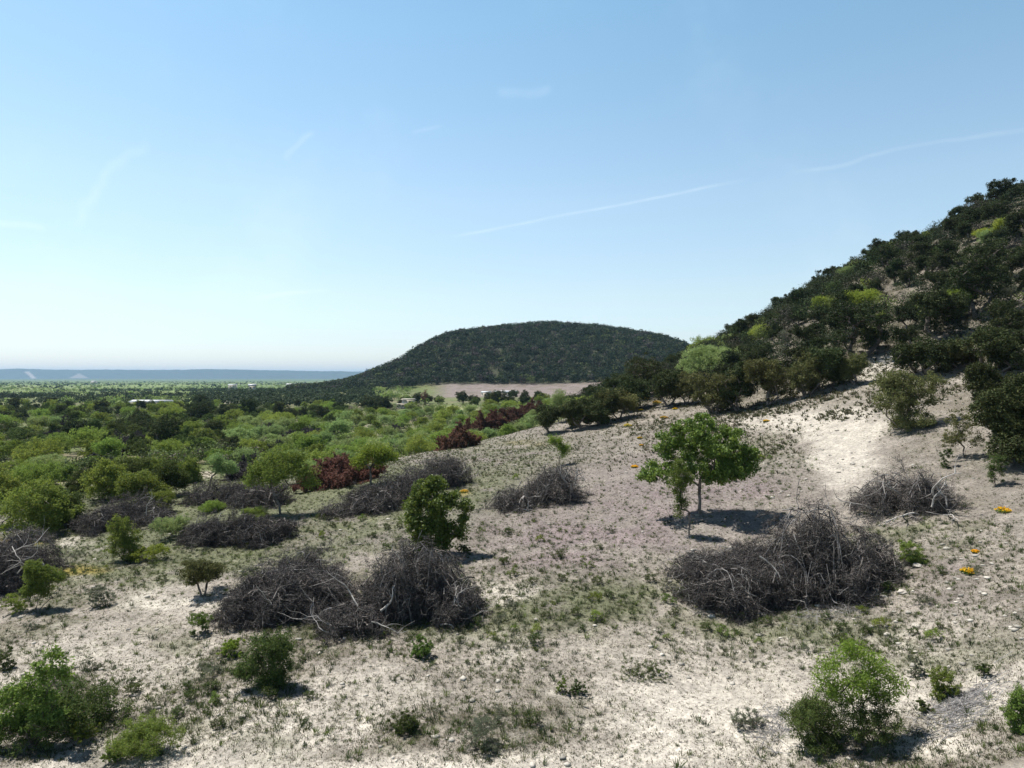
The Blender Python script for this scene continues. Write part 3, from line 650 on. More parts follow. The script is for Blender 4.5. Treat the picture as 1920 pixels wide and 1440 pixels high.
for (sd, px, py, ms, n, lab) in [
    (12, 870, 845, [(-15, -4, 60, 24, 3.4), (10, -14, 50, 32, 3.4)], 60, 'lowest dead cedar heap of the rust brown row along the slope edge'),
    (13, 915, 828, [(-12, -2, 60, 42, 4), (12, -8, 46, 46, 4)], 80, 'tallest dead cedar heap in the middle of the rust brown row'),
    (14, 955, 806, [(-10, 0, 50, 34, 4), (15, -6, 40, 30, 4)], 60, 'dead cedar heap second from the far end of the rust brown row'),
    (15, 997, 794, [(-12, -2, 44, 30, 4.5), (10, -6, 40, 32, 4.5)], 70, 'reddest dead cedar heap at the far end of the row by the dark junipers')]:
    brush_pile(sd, [(a, b, c * 1.25, h_, q) for a, b, c, h_, q in ms], lab, px, py, int(n * 1.5), [(0, -15, .3, .9, 1.0, .03, 2)] if sd == 13 else [], needles=26, mat='rust', scale=1.0, nl=.07, upright=.3, comp=False, hs=1.1, name='dead_cedar_heap', group='rust brown heaps of dead cedar')
for (sd, px, py, ms, n, lab) in [
    (21, 185, 858, [(0, 0, 52, 30, 5), (20, 0, 40, 22, 5)], 60, 'grey brush pile among green shrubs on the left plain, paler on its top'),
    (22, 232, 842, [(0, 0, 40, 26, 5)], 40, 'small grey brush pile touching the dark twin junipers on the left plain'),
    (23, 100, 832, [(0, 0, 40, 34, 5)], 40, 'rounded grey brush pile in the left plain farther back than the pale topped one'),
    (24, 165, 885, [(0, 0, 48, 16, 4)], 40, 'flat grey brush pile in the clearing of the left plain'),
    (25, 560, 832, [(-20, 0, 50, 28, 6), (15, -4, 50, 28, 6), (52, -8, 50, 30, 6)], 120, 'long grey brush pile in the plain above the forked mesquite tree'),
    (26, 502, 856, [(0, 0, 42, 26, 5)], 45, 'small purplish brush pile between the long far one and the mesquite tree'),
    (27, 450, 902, [(-5, 0, 60, 30, 4), (12, -8, 36, 30, 4)], 60, 'dark brush pile in the shade between the leaning pale tree and the mesquite tree'),
    (28, 736, 812, [(0, 0, 26, 16, 5)], 22, 'tiny grey brush pile in the bright green shrubs behind the slope edge'),
    (29, 492, 812, [(0, 0, 30, 18, 5)], 22, 'small black brush pile left of the long far one'),
    (30, 40, 868, [(0, 0, 50, 18, 5)], 30, 'low dark brush pile near the left edge of the plain')]:
    brush_pile(sd, ms, lab, px, py, n, [], needles=14, mat='deadn', scale=1.3, nl=.07)

# ------------------------------------------------------------------ single plants of the near slope
# the lone oak (own lobes, metres about its foot): d about 32 m, 1 px = .0245 m
def plant_l(seed, kind, px, py, wpx, hpx, label, lobes, name=None, group=None, **kw):
    d = ray(px, py); q = d / F
    lb = [(a * q, c, b * q, r) for (a, b, c, r) in lobes]
    return plant(seed, kind, px, py, wpx, hpx, label, name=name, group=group, lobes=lb, **kw)
plant_l(101, 'oak', 1312, 963, 205, 192, 'lone broad green oak with open round crown and dark shadow to its right',
  [(-62, 140, 0, .22), (-30, 165, -.4, .22), (12, 170, .3, .22), (48, 148, -.3, .25), (80, 118, .3, .24), (92, 108, 0, .16), (38, 112, .6, .26), (52, 80, -.5, .24), (66, 96, .4, .22), (-84, 82, -.3, .24), (-94, 70, .3, .18), (-60, 112, .5, .18), (-35, 130, .7, .2), (5, 132, .9, .22), (-42, 84, .5, .16), (-28, 62, .2, .14), (24, 88, .2, .22), (44, 70, .3, .2), (14, 74, -.3, .18), (72, 84, .5, .22), (-14, 104, .6, .2), (-22, 86, -.4, .18), (88, 92, -.3, .16), (-5, 150, -.8, .2), (20, 125, -1.0, .2)],
  nt=300, ln=60, dn=1.15, br=.055, cr=.20, ls=.055, cb=.40, lr=.28)
plant_l(102, 'shrub', 1292, 1003, 50, 140, 'slender leaning sapling in front of the lone oak', [(-18, 118, 0, .5), (-30, 100, 0, .4), (-16, 85, 0, .42), (-14, 62, 0, .36), (-20, 48, 0, .28), (2, 108, 0, .3), (-22, 135, 0, .3)], name='sapling', nst=1, nt=90, ln=40, mat='broad', br=.04, cb=.3, cat='tree')
plant_l(103, 'juniper', 822, 1037, 125, 142, 'bright green bushy tree with bare right stems among the brush piles',
  [(-30, 118, 0, .26), (-5, 128, .3, .26), (-44, 88, 0, .28), (0, 90, -.3, .32), (22, 100, 0, .2), (-36, 55, -.3, .28), (-5, 50, 0, .32), (-30, 24, -.2, .26), (2, 20, -.3, .26), (20, 45, 0, .2), (46, 62, 0, .16), (52, 88, 0, .15), (42, 38, 0, .14), (-52, 62, .3, .2)], nt=330, ln=46, dn=1.15, mat='broad', ls=.055, cb=.1, cr=.18, br=.06, nst=5)
plant_l(104, 'mesqtree', 528, 965, 118, 125, 'forked mesquite tree with feathery green crown beside two brush piles',
  [(-40, 88, 0, .3), (-10, 108, 0, .32), (20, 105, .3, .3), (40, 80, 0, .28), (0, 82, -.5, .4), (-52, 68, 0, .22), (50, 62, .3, .18), (-25, 65, .3, .25)], nt=230, ln=40, dn=1.1, ls=.065, br=.06)
plant_l(105, 'mesqtree', 695, 908, 80, 82, 'small leaning yellow green mesquite tree next to the rust brown heap', [(-20, 45, 0, .3), (-5, 62, 0, .34), (22, 62, 0, .32), (38, 52, 0, .24), (15, 45, .3, .3)], nt=150, mat='lime', nst=1, ls=.06, ln=30)
plant_l(106, 'mesqtree', 396, 916, 60, 66, 'leaning pale green tree with bare crooked stem at the plain edge', [(10, 55, 0, .36), (30, 45, 0, .34), (18, 38, 0, .3), (42, 38, 0, .2)], nt=110, mat='pale', nst=1, ls=.06, ln=30)
plant(107, 'shrub', 233, 1050, 60, 82, 'upright dark green shrub standing alone in front of the pale branched pile', name='upright_shrub', mat='mid', nt=160, ln=50)
plant_l(108, 'shrub', 1048, 872, 42, 60, 'small lime green sapling behind the middle brush pile', [(-14, 48, 0, .3), (0, 42, 0, .34), (8, 26, 0, .34), (14, 36, 0, .25)], name='sapling', nst=1, nt=90, mat='lime', cat='tree', ln=34, cr=.3)
plant(109, 'juniper', 1032, 812, 48, 52, 'small dark juniper standing by itself at the end of the rust brown row', mat='juniper', nt=140)
plant(110, 'mesquite', 1050, 792, 46, 60, 'tall light green shrub right behind the small dark juniper', name='mesquite_shrub', mat='pale', nt=140, ln=34)
plant(111, 'juniper', 1697, 806, 128, 112, 'large rounded olive juniper alone on the pale slope with a black shadow', mat='olive', nt=300, dn=2.0, nst=6, br=.06, cb=.06, ls=.05, ln=36, cr=.24)
plant(112, 'juniper', 1806, 860, 60, 96, 'thin open olive shrub between the large olive juniper and the right edge', name='thin_shrub', mat='olive', nst=2, nt=75, br=.05, cb=.2, ln=34, cr=.2, ls=.05)
plant(113, 'juniper', 1908, 866, 130, 160, 'big dense juniper cut off by the right edge of the photo', mat='juniper', nt=380, dn=2.0, cb=.05, cr=.26)
plant(114, 'shrub', 1775, 877, 22, 36, 'little dark shrub left of the thin open olive shrub', mat='dark', nt=40)
plant(115, 'shrub', 1868, 912, 32, 62, 'narrow dark green shrub below the big right edge juniper', mat='dark', nt=70)
plant_l(116, 'mesquite', 1608, 1400, 172, 208, 'tall lime green feathery mesquite at bottom right',
  [(-50, 150, 0, .24), (-20, 182, 0, .25), (12, 178, .2, .24), (45, 150, .2, .22), (-45, 112, 0, .24), (-5, 140, -.3, .24), (30, 112, 0, .24), (-70, 128, 0, .16), (72, 122, 0, .18), (38, 135, 0, .18), (0, 105, .2, .22), (55, 98, 0, .16), (-20, 92, 0, .16), (80, 100, .2, .12)], nst=5, nt=230, ln=30, dn=1.0, ls=.040, mat='lime', spread=.15, cb=.4, br=.03, name='mesquite_tree', cat='tree', cr=.19)
plant(117, 'shrub', 1538, 1398, 118, 92, 'dense dark green shrub left of the feathery mesquite foot', mat='dark', nt=300, ln=56, ls=.035, cr=.2, nl=11)
plant(118, 'shrub', 1642, 1405, 90, 98, 'open leafy dark shrub right under the feathery mesquite', mat='dark', nt=170, ln=32, ls=.04, cr=.2)
plant(119, 'shrub', 1765, 1308, 58, 60, 'rounded mid green shrub right of the feathery mesquite', mat='mid', nt=120, ls=.035, cr=.16)
plant(120, 'shrub', 1719, 1270, 28, 42, 'thin grey green shrub behind the rounded one at bottom right', mat='grey', nt=45, ls=.03, cr=.14)
plant(121, 'shrub', 1735, 1336, 28, 26, 'tiny dark shrub at the edge of the grey twig litter', mat='dark', nt=50, ls=.03, cr=.12)
plant(122, 'shrub', 1915, 1372, 56, 90, 'shrub cut off by the right edge low in the photo', mat='mid', nt=120, ls=.04, cr=.2)
plant(123, 'shrub', 791, 1234, 46, 40, 'small vivid green bush in front of the forked snag', mat='broad', nt=90, ls=.04, cr=.16)
plant_l(124, 'shrub', 500, 1290, 118, 108, 'grey green shrub in front of the wide brush pile, thinner at its foot', [(-5, 80, 0, .4), (30, 85, 0, .35), (-30, 45, 0, .35), (20, 50, 0, .4), (0, 20, 0, .36), (-40, 28, 0, .25), (25, 20, 0, .25)], mat='dark', nt=260, ln=40, ls=.038, cr=.2)
plant(125, 'shrub', 430, 1230, 48, 32, 'low lime green bush left of the grey green shrub', mat='lime', nt=80, ls=.04, cr=.14)
plant(126, 'shrub', 268, 1417, 112, 66, 'wide yellow green topped shrub at bottom left', mat='mesq', nt=260, ln=52, ls=.035, cr=.18, nl=12)
plant_l(127, 'mesquite', 58, 1400, 135, 205, 'tall open leafy bush rising at the bottom left corner', [(45, 175, 0, .18), (55, 140, 0, .22), (20, 145, 0, .22), (-10, 110, 0, .26), (25, 95, 0, .26), (-45, 95, 0, .25), (-30, 60, .2, .28), (15, 50, 0, .3), (-60, 40, 0, .25), (50, 60, 0, .2)], nst=6, nt=210, ln=30, dn=1.0, ls=.045, mat='mesq', cb=.2, asp=.55, cr=.18, name='tall_bush', br=.03)
plant(128, 'shrub', 120, 1372, 190, 72, 'low dark shrub mass at the foot of the tall corner bush', mat='dark', nt=260, ln=46, ls=.038, cr=.2, nl=13)
plant_l(129, 'shrub', 68, 1143, 80, 95, 'small green tree right of the brush pile at the left edge', [(0, 75, 0, .4), (25, 70, 0, .3), (-10, 45, 0, .34), (15, 40, 0, .3), (42, 62, 0, .2)], mat='mid', nst=2, nt=150, name='small_tree', cat='tree', ls=.045, cr=.2)
plant(130, 'oak', 382, 1118, 92, 72, 'low spreading olive tree left of the wide brush pile', mat='olive', nst=2, nt=150, ls=.042, cr=.2, cb=.3, name='small_tree')
plant(131, 'shrub', 184, 1138, 50, 44, 'grey green bush on the pale soil between the edge tree and spreading tree', mat='grey', nt=90, ls=.035, cr=.16)
plant(132, 'shrub', 375, 1190, 46, 40, 'rounded grey green bush touching the left end of the wide brush pile', mat='mid', nt=90, ls=.035, cr=.16)
plant(133, 'mesquite', 322, 1010, 60, 44, 'bright pale green bush between two brush piles', mat='pale', nt=130, cr=.22)
plant(134, 'mesquite', 284, 1052, 62, 28, 'low bright green bush right of the upright shrub', mat='lime', nt=90, cr=.2)
plant(135, 'shrub', 1712, 1058, 52, 46, 'bright green bush at the right end of the largest brush pile', mat='mesq', nt=110, ls=.045, cr=.2)
plant(136, 'shrub', 765, 1374, 62, 44, 'grassy dark green clump at bottom centre left', mat='dark', nt=100, ls=.035, cr=.15)
plant(137, 'shrub', 905, 1402, 76, 56, 'thin grey green clump at bottom centre', mat='grey', nt=90, ls=.035, cr=.18, ln=26)
plant(138, 'shrub', 1081, 1302, 36, 30, 'small bush, right one of a pair on the pale soil', mat='dark', nt=60, ls=.03, cr=.12)
plant(139, 'shrub', 1052, 1300, 24, 32, 'small upright bush, left one of a pair on the pale soil', mat='mid', nt=40, ls=.03, cr=.12)
plant(140, 'shrub', 1215, 1268, 84, 28, 'low dark green spreading bush on the pale soil right of centre', mat='dark', nt=110, ls=.03, cr=.14, ln=34)
plant(141, 'shrub', 1402, 1362, 66, 42, 'grey green clump left of the dense dark shrub', mat='grey', nt=90, ls=.035, cr=.16, ln=24)
plant(142, 'shrub', 1846, 1270, 30, 28, 'small spiky dark bush on the mauve soil at right', mat='dark', nt=45, ls=.03, cr=.12)
plant(143, 'mesquite', 150, 1392, 60, 34, 'lime green bush between the corner bush and the wide shrub', mat='lime', nt=80, ls=.035, cr=.15)
plant(144, 'shrub', 212, 1432, 40, 36, 'small green bush against the left foot of the wide shrub', mat='mid', nt=60, ls=.035, cr=.15)
plant(145, 'shrub', 1285, 1082, 50, 46, 'dark leafless looking bush at the left end of the largest pile', mat='deadn', nt=90, ls=.03, cr=.16, ln=30)
plant(146, 'shrub', 870, 1040, 30, 22, 'small dark bush at the foot of the bright green bushy tree', mat='dark', nt=50, ls=.04, cr=.15)
plant(147, 'shrub', 10, 1256, 40, 44, 'dark bush half cut by the left edge below the edge pile', mat='dark', nt=70, ls=.035, cr=.15)
plant(148, 'shrub', 30, 1150, 46, 40, 'yellow green bush at the foot of the left edge brush pile', mat='mesq', nt=80, ls=.04, cr=.16)

# larger shrubs and trees along the edge of the plain
for i, (kd, mt, px, py, wd, ht, lab) in enumerate([
  ('shrub', 'mid', 62, 1006, 140, 112, 'biggest round green shrub at the left edge of the plain'),
  ('shrub', 'mid', -10, 990, 90, 110, 'green shrub cut off by the left edge behind the biggest round one'),
  ('shrub', 'dark', 112, 985, 70, 62, 'dark green shrub against the right side of the biggest round one'),
  ('shrub', 'mid', 200, 938, 82, 78, 'rounded green shrub on bare tan soil left of the clearing'),
  ('mesquite', 'mesq', 62, 925, 80, 60, 'yellow green shrub behind the biggest round one'),
  ('mesquite', 'pale', 82, 895, 74, 38, 'pale green shrub with a domed top in the left plain'),
  ('shrub', 'mid', 268, 950, 76, 66, 'green shrub right beside the rounded one near the clearing'),
  ('juniper', 'dark', 318, 930, 60, 66, 'tall dark green shrub with visible stems left of the leaning pale tree'),
  ('shrub', 'mid', 352, 905, 50, 52, 'shrub behind the leaning pale tree to its left'),
  ('shrub', 'dark', 245, 908, 70, 50, 'dark shrub at the back of the rounded green pair'),
  ('shrub', 'dark', 150, 922, 46, 40, 'small shrub between the biggest round one and rounded green one'),
  ('shrub', 'mid', 290, 905, 50, 44, 'mid green shrub behind the tall dark green one'),
  ('juniper', 'juniper', 249, 845, 15, 36, 'narrow dark juniper, left one of twins in the plain'),
  ('juniper', 'juniper', 260, 846, 15, 30, 'narrow dark juniper, right one of twins in the plain'),
  ('mesquite', 'mesq', 22, 905, 60, 40, 'green shrub at the left edge above the biggest round one'),
  ('mesquite', 'pale', 600, 900, 70, 34, 'pale green shrub behind the rust brown heap'),
  ('mesquite', 'mesq', 645, 872, 60, 36, 'bright shrub behind the rust brown heap and the leaning mesquite'),
  ('shrub', 'mid', 300, 962, 40, 40, 'small green shrub behind the brush pile with pale branch fan'),
  ('mesquite', 'mesq', 480, 975, 50, 22, 'low bright bush in the grass before the forked mesquite tree'),
  ('mesquite', 'mesq', 400, 960, 44, 20, 'low bright bush beside the low brush pile'),
  ]):
    plant(300 + i, kd, px, py, wd, ht, lab, mat=mt, nt=190, ln=44, ls=.062, cr=.28, depth=1.1)

# junipers at the foot of the wooded slope whose trunks show
for i, (px, py, wd, ht, mt, lab) in enumerate([
  (1092, 804, 70, 58, 'juniper', 'juniper at the left end of the slope wood'),
  (1114, 800, 60, 44, 'juniper', 'low juniper wedged between the two end junipers of the slope wood'),
  (1160, 786, 66, 54, 'olive', 'olive juniper third along the low end of the slope wood'),
  (1184, 768, 74, 66, 'juniper', 'dark juniper left of the broad wood edge juniper'),
  (1068, 802, 44, 44, 'olive', 'small olive juniper outermost at the low end of the wood'),
  (1290, 758, 70, 62, 'olive', 'olive juniper between the yellow flowers and the billowing pale bush'),
  (1872, 700, 110, 84, 'juniper', 'dark juniper above the big right edge one'),
  (1800, 690, 70, 52, 'olive', 'olive juniper on bare soil right of the large olive one, upslope'),
  (1135, 792, 66, 60, 'juniper', 'juniper second from the left end of the slope wood'),
  (1340, 775, 90, 84, 'olive', 'juniper with bare lower stems behind the crown of the lone oak'),
  (1385, 770, 80, 90, 'juniper', 'juniper with black trunk right behind the lone oak'),
  (1440, 762, 90, 92, 'olive', 'olive juniper at the wood edge above a long black shadow'),
  (1512, 742, 84, 84, 'olive', 'olive juniper with a forked trunk at the wood edge'),
  (1560, 728, 80, 82, 'juniper', 'juniper with slim trunk beside the forked olive one'),
  (1602, 722, 40, 60, 'olive', 'slim juniper last at the wood edge before the bare slope'),
  (1612, 675, 150, 115, 'hilljun', 'spreading juniper with thick black trunk on the slope above the wood edge'),
  (1740, 705, 110, 72, 'juniper', 'low dark juniper above the large olive one'),
  (1828, 600, 110, 150, 'hilljun', 'tall dark juniper with heavy trunk high at right'),
  (1765, 640, 110, 100, 'hilljun', 'dark juniper left of the tall heavy trunked one'),
  (1850, 755, 70, 72, 'juniper', 'dark juniper between thin open shrub and the big edge one, upslope'),
  (1255, 762, 60, 70, 'juniper', 'juniper above the yellow flowers at the wood edge'),
  (1205, 745, 96, 84, 'juniper', 'broad juniper with dark foot left above the yellow flowers'),
  ]):
    plant(400 + i, 'juniper' if mt != 'hilljun' else 'hilljun', px, py, wd, ht, lab, mat=mt, nt=150 if mt == 'olive' else 190, ln=40 if mt == 'olive' else 50, ls=.075, cr=.30, cb=.10 if mt != 'hilljun' else .18, group='junipers along the slope wood')
plant(430, 'mesquite', 1778, 605, 80, 62, 'vivid yellow green bush shining in the dark hillside wood', mat='lime', nt=200, ls=.085, cr=.34, nst=3)
plant(431, 'mesquite', 1625, 590, 60, 46, 'yellow green bush left of the vivid one on the dark hillside', mat='lime', nt=120, ls=.085, cr=.34)
plant(432, 'mesquite', 1325, 720, 110, 70, 'billowing pale green bush at the low end of the hillside wood', mat='pale', nt=240, ls=.10, cr=.4)
for i, (px, py, wd, ht, lab) in enumerate([(1902, 366, 70, 44, 'yellow green bush on the hill skyline at the right edge'), (1890, 445, 50, 36, 'yellow green bush below the skyline at the right edge'), (1848, 452, 36, 24, 'small yellow green bush in the high wood'),
    (1725, 446, 44, 26, 'yellow green bush on the skyline midway up the hill'), (1430, 640, 46, 30, 'bright green bush on the low skyline of the hill'), (1545, 585, 40, 28, 'dull yellow bush in the middle of the dark wood')]):
    plant(440 + i, 'mesquite', px, py, wd, ht, lab, mat='lime' if i != 4 else 'mesq', nt=90, ls=.11, cr=.4)
plant(433, 'mesquite', 1325, 668, 62, 36, 'yellow green bush on the skyline above the saddle', mat='mesq', nt=100, ls=.12, cr=.45)
# ------------------------------------------------------------------ many plants: shared shapes, one object each
def lib(kind, n, seed, **kw):
    out = []
    for i in range(n):
        rng = np.random.RandomState(seed + i); H = kw.get('H', 3.4) * rng.uniform(.9, 1.15); W = kw.get('W', 3.6) * rng.uniform(.85, 1.2)
        k2 = {a: b for a, b in kw.items() if a not in ('H', 'W')}
        out.append((plant_meshes(NAMES[kind], seed + i, kind, H, W, **k2), H, W, kind))
    return out
LIB = {
 'juniper': lib('juniper', 5, 1000, H=3.6, W=3.4, ls=.085, ln=34, cr=.30),
 'hilljun': lib('hilljun', 8, 1100, H=3.6, W=3.3, ls=.066, ln=48, cr=.27, cb=.12, nl=17, lr=.26, nt=135, spread=.6),
 'mesq': lib('mesquite', 4, 1200, H=2.6, W=3.4, ls=.10, ln=26, cr=.32, mat='mesq'),
 'pale': lib('mesquite', 4, 1300, H=2.6, W=3.2, ls=.10, ln=26, cr=.32, mat='pale'),
 'mid': lib('shrub', 4, 1400, H=2.5, W=3.2, ls=.095, ln=28, cr=.30, nt=90, mat='mid', nst=4),
 'dead': lib('juniper', 3, 1600, H=3.3, W=3.2, ls=.07, ln=9, cr=.30, mat='grey', bark='g', nt=170),
 'dark': lib('shrub', 3, 1500, H=2.6, W=3.2, ls=.095, ln=28, cr=.30, nt=90, mat='dark', nst=4),
}
PLANTED = [(o.location.x / o.location.y * F + 960, HY - F * (o.location.z - H0) / o.location.y, o) for o in COLL.objects if o.parent is None and o.get('category')]
ORD = ['', 'second ', 'third ', 'fourth ', 'fifth ', 'sixth ', 'seventh ', 'eighth ', 'ninth ', 'tenth ', 'eleventh ', 'twelfth ', 'thirteenth ', 'fourteenth ', 'fifteenth ', 'sixteenth ', 'seventeenth ', 'eighteenth ', 'nineteenth ', 'twentieth ']
SCAT = []
def scatter(libname, px, d, size, rng, group):
    (tr, cr), H, W, kind = LIB[libname][rng.randint(len(LIB[libname]))]
    loc = pt(px, d); loc[2] -= .05
    e = empty(NAMES[kind], loc, rng.rand() * 6.28, (size * rng.uniform(.85, 1.2), size * rng.uniform(.85, 1.2), size * rng.uniform(.85, 1.15)))
    tag(e, None, CATS[kind], group)
    obj('trunk' if is_tree(kind) else 'stems', tr, None, e); obj('crown' if is_tree(kind) else 'foliage', cr, None, e)
    SCAT.append((e, libname, px, HY - F * (loc[2] - H0) / d, d))
    return e
class Spacer:
    def __init__(s): s.p = []
    def ok(s, x, y, r):
        for (a, b, q) in s.p:
            if abs(a - x) < r + q and (a - x) ** 2 + (b - y) ** 2 < (.5 * (r + q)) ** 2: return False
        s.p.append((x, y, r)); return True
SPC = Spacer()
for (px_, py_, o_) in PLANTED: SPC.p.append((o_.location.x, o_.location.y, 2.0))

# the wooded slope on the right
rng = np.random.RandomState(5)
edge_y = lambda px: np.interp(px, [1050, 1100, 1160, 1200, 1250, 1290, 1400, 1480, 1560, 1600, 1640, 1700, 1760, 1800, 1850, 1920, 2400], [798, 790, 768, 752, 740, 745, 756, 740, 718, 696, 676, 664, 652, 650, 660, 690, 620])
n = 0
cand = []
for q in range(60000):
    px = rng.uniform(1060, 1990); d = math.sqrt(rng.uniform(50 ** 2, 165 ** 2)); cand.append((px, d))
for (px, d) in cand:
    if n >= 290: break
    z = float(hgt(px, d)); py = HY - F * (z - H0) / d
    if py > edge_y(px): continue
    # hidden behind the crest?
    dd = np.linspace(45, d * .97, 40); pp = HY - F * (hgt(np.full(40, px), dd) - H0) / dd
    if pp.min() < py - 30 * 60 / d: continue
    if px > 1700 and 600 < py < 720 and rng.rand() < .3: continue      # thin at the right, bare soil shows
    r = rng.uniform(2.1, 3.1) * (1 if d < 85 else 1.3)
    if not SPC.ok((px - 960) / F * d, d, r): continue
    u = rng.rand(); k = 'hilljun'
    if u < .05: k = 'mesq'
    elif u < .09: k = 'pale'
    elif u < .20: k = 'dark'
    elif u < .25: k = 'dead'
    s = rng.uniform(.55, 1.15) * (1 if k == 'hilljun' else .8) * (.88 if d > 92 else .92)
    if py > edge_y(px) - 25: s *= .9
    scatter(k, px, d, s, rng, 'junipers and bushes of the wooded slope on the right'); n += 1

# the brushy plain on the left
rng = np.random.RandomState(8); n = 0
ed = lambda px: np.interp(px, [-100, 0, 150, 300, 400, 520, 600, 820, 900, 1000, 1050], [40, 50, 52, 60, 58, 62, 66, 72, 84, 95, 100])
JUN, OTH = 0, 0
tries = 0
while tries < 40000 and n < 470:
    tries += 1
    px = rng.uniform(-60, 1060); d = math.exp(rng.uniform(math.log(48), math.log(260)))
    if d < ed(px): continue
    if px > 1000 and d < 110: continue
    py = HY - F * (float(hgt(px, d)) - H0) / d
    if (py > 905 and 330 < px) or (py > 890 and px > 400): continue
    if py > 925: continue
    if abs(px - 385) < 30 and 875 < py < 905: continue
    if px > 775 and px < 905 and 760 < py < 775: continue
    x, y = wxy(px, d), d
    nz = float(fbm(np.array(x / 22.), np.array(y / 22.), 91, 3))
    r = rng.uniform(2.2, 3.2) * (1 + d / 400.)
    darkband = (735 < py < 800 and px < 640) or (px > 640 and py < 775 and px < 760)
    green = px > 520 and py > 770 or (px > 450 and py > 800)
    if darkband: k = rng.choice(['juniper', 'juniper', 'juniper', 'mid', 'mesq'])
    elif green: k = rng.choice(['mesq', 'pale', 'pale', 'mesq', 'pale', 'mid'])
    elif py > 860: k = rng.choice(['mid', 'mid', 'dark', 'mesq'])
    else: k = rng.choice(['juniper', 'mid', 'mesq', 'mesq', 'dark', 'pale'] if nz > .48 else ['juniper', 'juniper', 'mid', 'dark', 'dark', 'mesq'])
    if k == 'juniper' and JUN >= 55: k = 'dark'
    if rng.rand() < .10 and not green and d < 150: continue
    if not SPC.ok(x, y, r): continue
    JUN += k == 'juniper'
    s = rng.uniform(.65, 1.1) * (.8 if green and px > 650 else 1) * (.75 if d < 70 else 1)
    if d > 140: s *= 1.15
    scatter(k, px, d, s, rng, 'shrubs and trees of the brushy plain'); n += 1

# two dark round trees and others before the mauve field
for (px, d, s, k) in [(868, 250, 1.25, 'juniper'), (885, 262, 1.0, 'juniper'), (893, 256, .95, 'juniper'), (918, 225, 1.3, 'juniper'), (935, 222, 1.25, 'juniper'), (958, 232, 1.2, 'juniper'), (985, 235, 1.15, 'juniper'), (1010, 240, 1.2, 'juniper'),
                      (962, 300, 1.2, 'juniper'), (800, 262, 1.3, 'juniper'), (780, 250, 1.2, 'juniper'), (822, 258, 1.0, 'juniper'), (705, 215, 1.5, 'juniper'), (720, 210, 1.4, 'juniper'), (690, 225, 1.3, 'juniper'), (955, 190, 1.2, 'mesq')]:
    scatter(k, px, d, s, rng, 'dark junipers before the mauve field')

# a label for every scattered plant, told from the marked plant or pile nearest to it
SHORT = {'lone broad green oak': 'the lone oak'}
DESC = {'juniper': 'dark juniper', 'hilljun': 'dark slope juniper', 'mesq': 'bright green mesquite bush', 'pale': 'pale green bush', 'mid': 'mid green bush', 'dark': 'dark green bush', 'dead': 'grey half bare tree'}
MARKS = [(62, 960, 'the biggest round edge shrub'), (200, 905, 'the rounded shrub near the clearing'), (396, 890, 'the leaning pale tree'), (528, 900, 'the forked mesquite tree'), (700, 870, 'the yellow green mesquite'), (630, 895, 'the rust brown heap'),
 (254, 830, 'the twin narrow junipers'), (185, 845, 'the pale topped brush pile'), (590, 820, 'the long far brush pile'), (286, 765, 'the long low shed'), (550, 740, 'the white far sheds'), (765, 778, 'the cream house'), (930, 750, 'the white roofed house'),
 (915, 810, 'the rust brown row'), (1032, 790, 'the small lone juniper'), (1312, 800, 'the lone oak'), (1697, 750, 'the large olive juniper'), (1778, 580, 'the vivid yellow green bush'), (1325, 700, 'the billowing pale bush'), (1325, 655, 'the saddle skyline bush'),
 (1612, 640, 'the spreading thick trunked juniper'), (1828, 560, 'the heavy trunked juniper'), (1905, 800, 'the big edge juniper'), (30, 880, 'the low dark pile at left edge'), (100, 830, 'the rounded grey brush pile'), (1205, 700, 'the broad wood edge juniper'), (1625, 570, 'the smaller yellow green bush'),
 (1905, 340, 'the hill skyline at the right edge'), (1440, 730, 'the olive juniper with long shadow')]
buckets = {}
for (e, k, px, py, d) in SCAT:
    i = min(range(len(MARKS)), key=lambda i: (MARKS[i][0] - px) ** 2 + ((MARKS[i][1] - py) * 1.6) ** 2); m = MARKS[i]
    dx, dy = px - m[0], py - m[1]
    rel = ('right of' if dx > 0 else 'left of') if abs(dx) > abs(dy) * 1.3 else ('above' if dy < 0 else 'below')
    buckets.setdefault((k, i, rel), []).append((math.hypot(dx, dy), e))
for (k, i, rel), L_ in buckets.items():
    L_.sort(key=lambda t: t[0])
    for j, (_, e) in enumerate(L_):
        lab = '%snearest %s %s %s' % (ORD[min(j, len(ORD) - 1)], DESC[k], rel, MARKS[i][2])
        e['label'] = lab

# ------------------------------------------------------------------ far-off masses too many to count
def clumps(rng, px, d, size, nq, qs, cols, hz=.8):
    """many small crowns in one mesh: each a dome of leaf faces over a dark stem post"""
    N = len(px); x = wxy(px, d); z = hgt(px, d)
    C = np.stack([x, d, z + size * .45], 1)
    rep = np.repeat(np.arange(N), nq)
    dirs = unit(rng.normal(size=(N * nq, 3))); lob = unit(rng.normal(size=(N, 3, 3)))
    which = lob[rep, rng.randint(0, 3, N * nq)]
    rr = size[rep][:, None] * .5
    P = C[rep] + which * rr * .5 * [1, 1, .5] + dirs * rr * rng.uniform(.45, .8, (N * nq, 1)) * [1.05, 1.05, hz]
    P[:, 2] = np.maximum(P[:, 2], z[rep] + .1)
    nrm = unit(dirs * 1.2 + rng.normal(size=(N * nq, 3)) * .5 + [0, 0, .25]); u = unit(np.cross(nrm, rng.normal(size=(N * nq, 3)))); v = np.cross(nrm, u)
    s = (qs * size[rep] * rng.uniform(.6, 1.3, N * nq))[:, None]
    V = np.stack([P + u * s, P + v * s * .7, P - u * s, P - v * s * .7], 1).reshape(-1, 3)
    cc = np.repeat(cols[rep] * rng.uniform(.88, 1.14, (N * nq, 1)), 4, 0)
    return V, cc
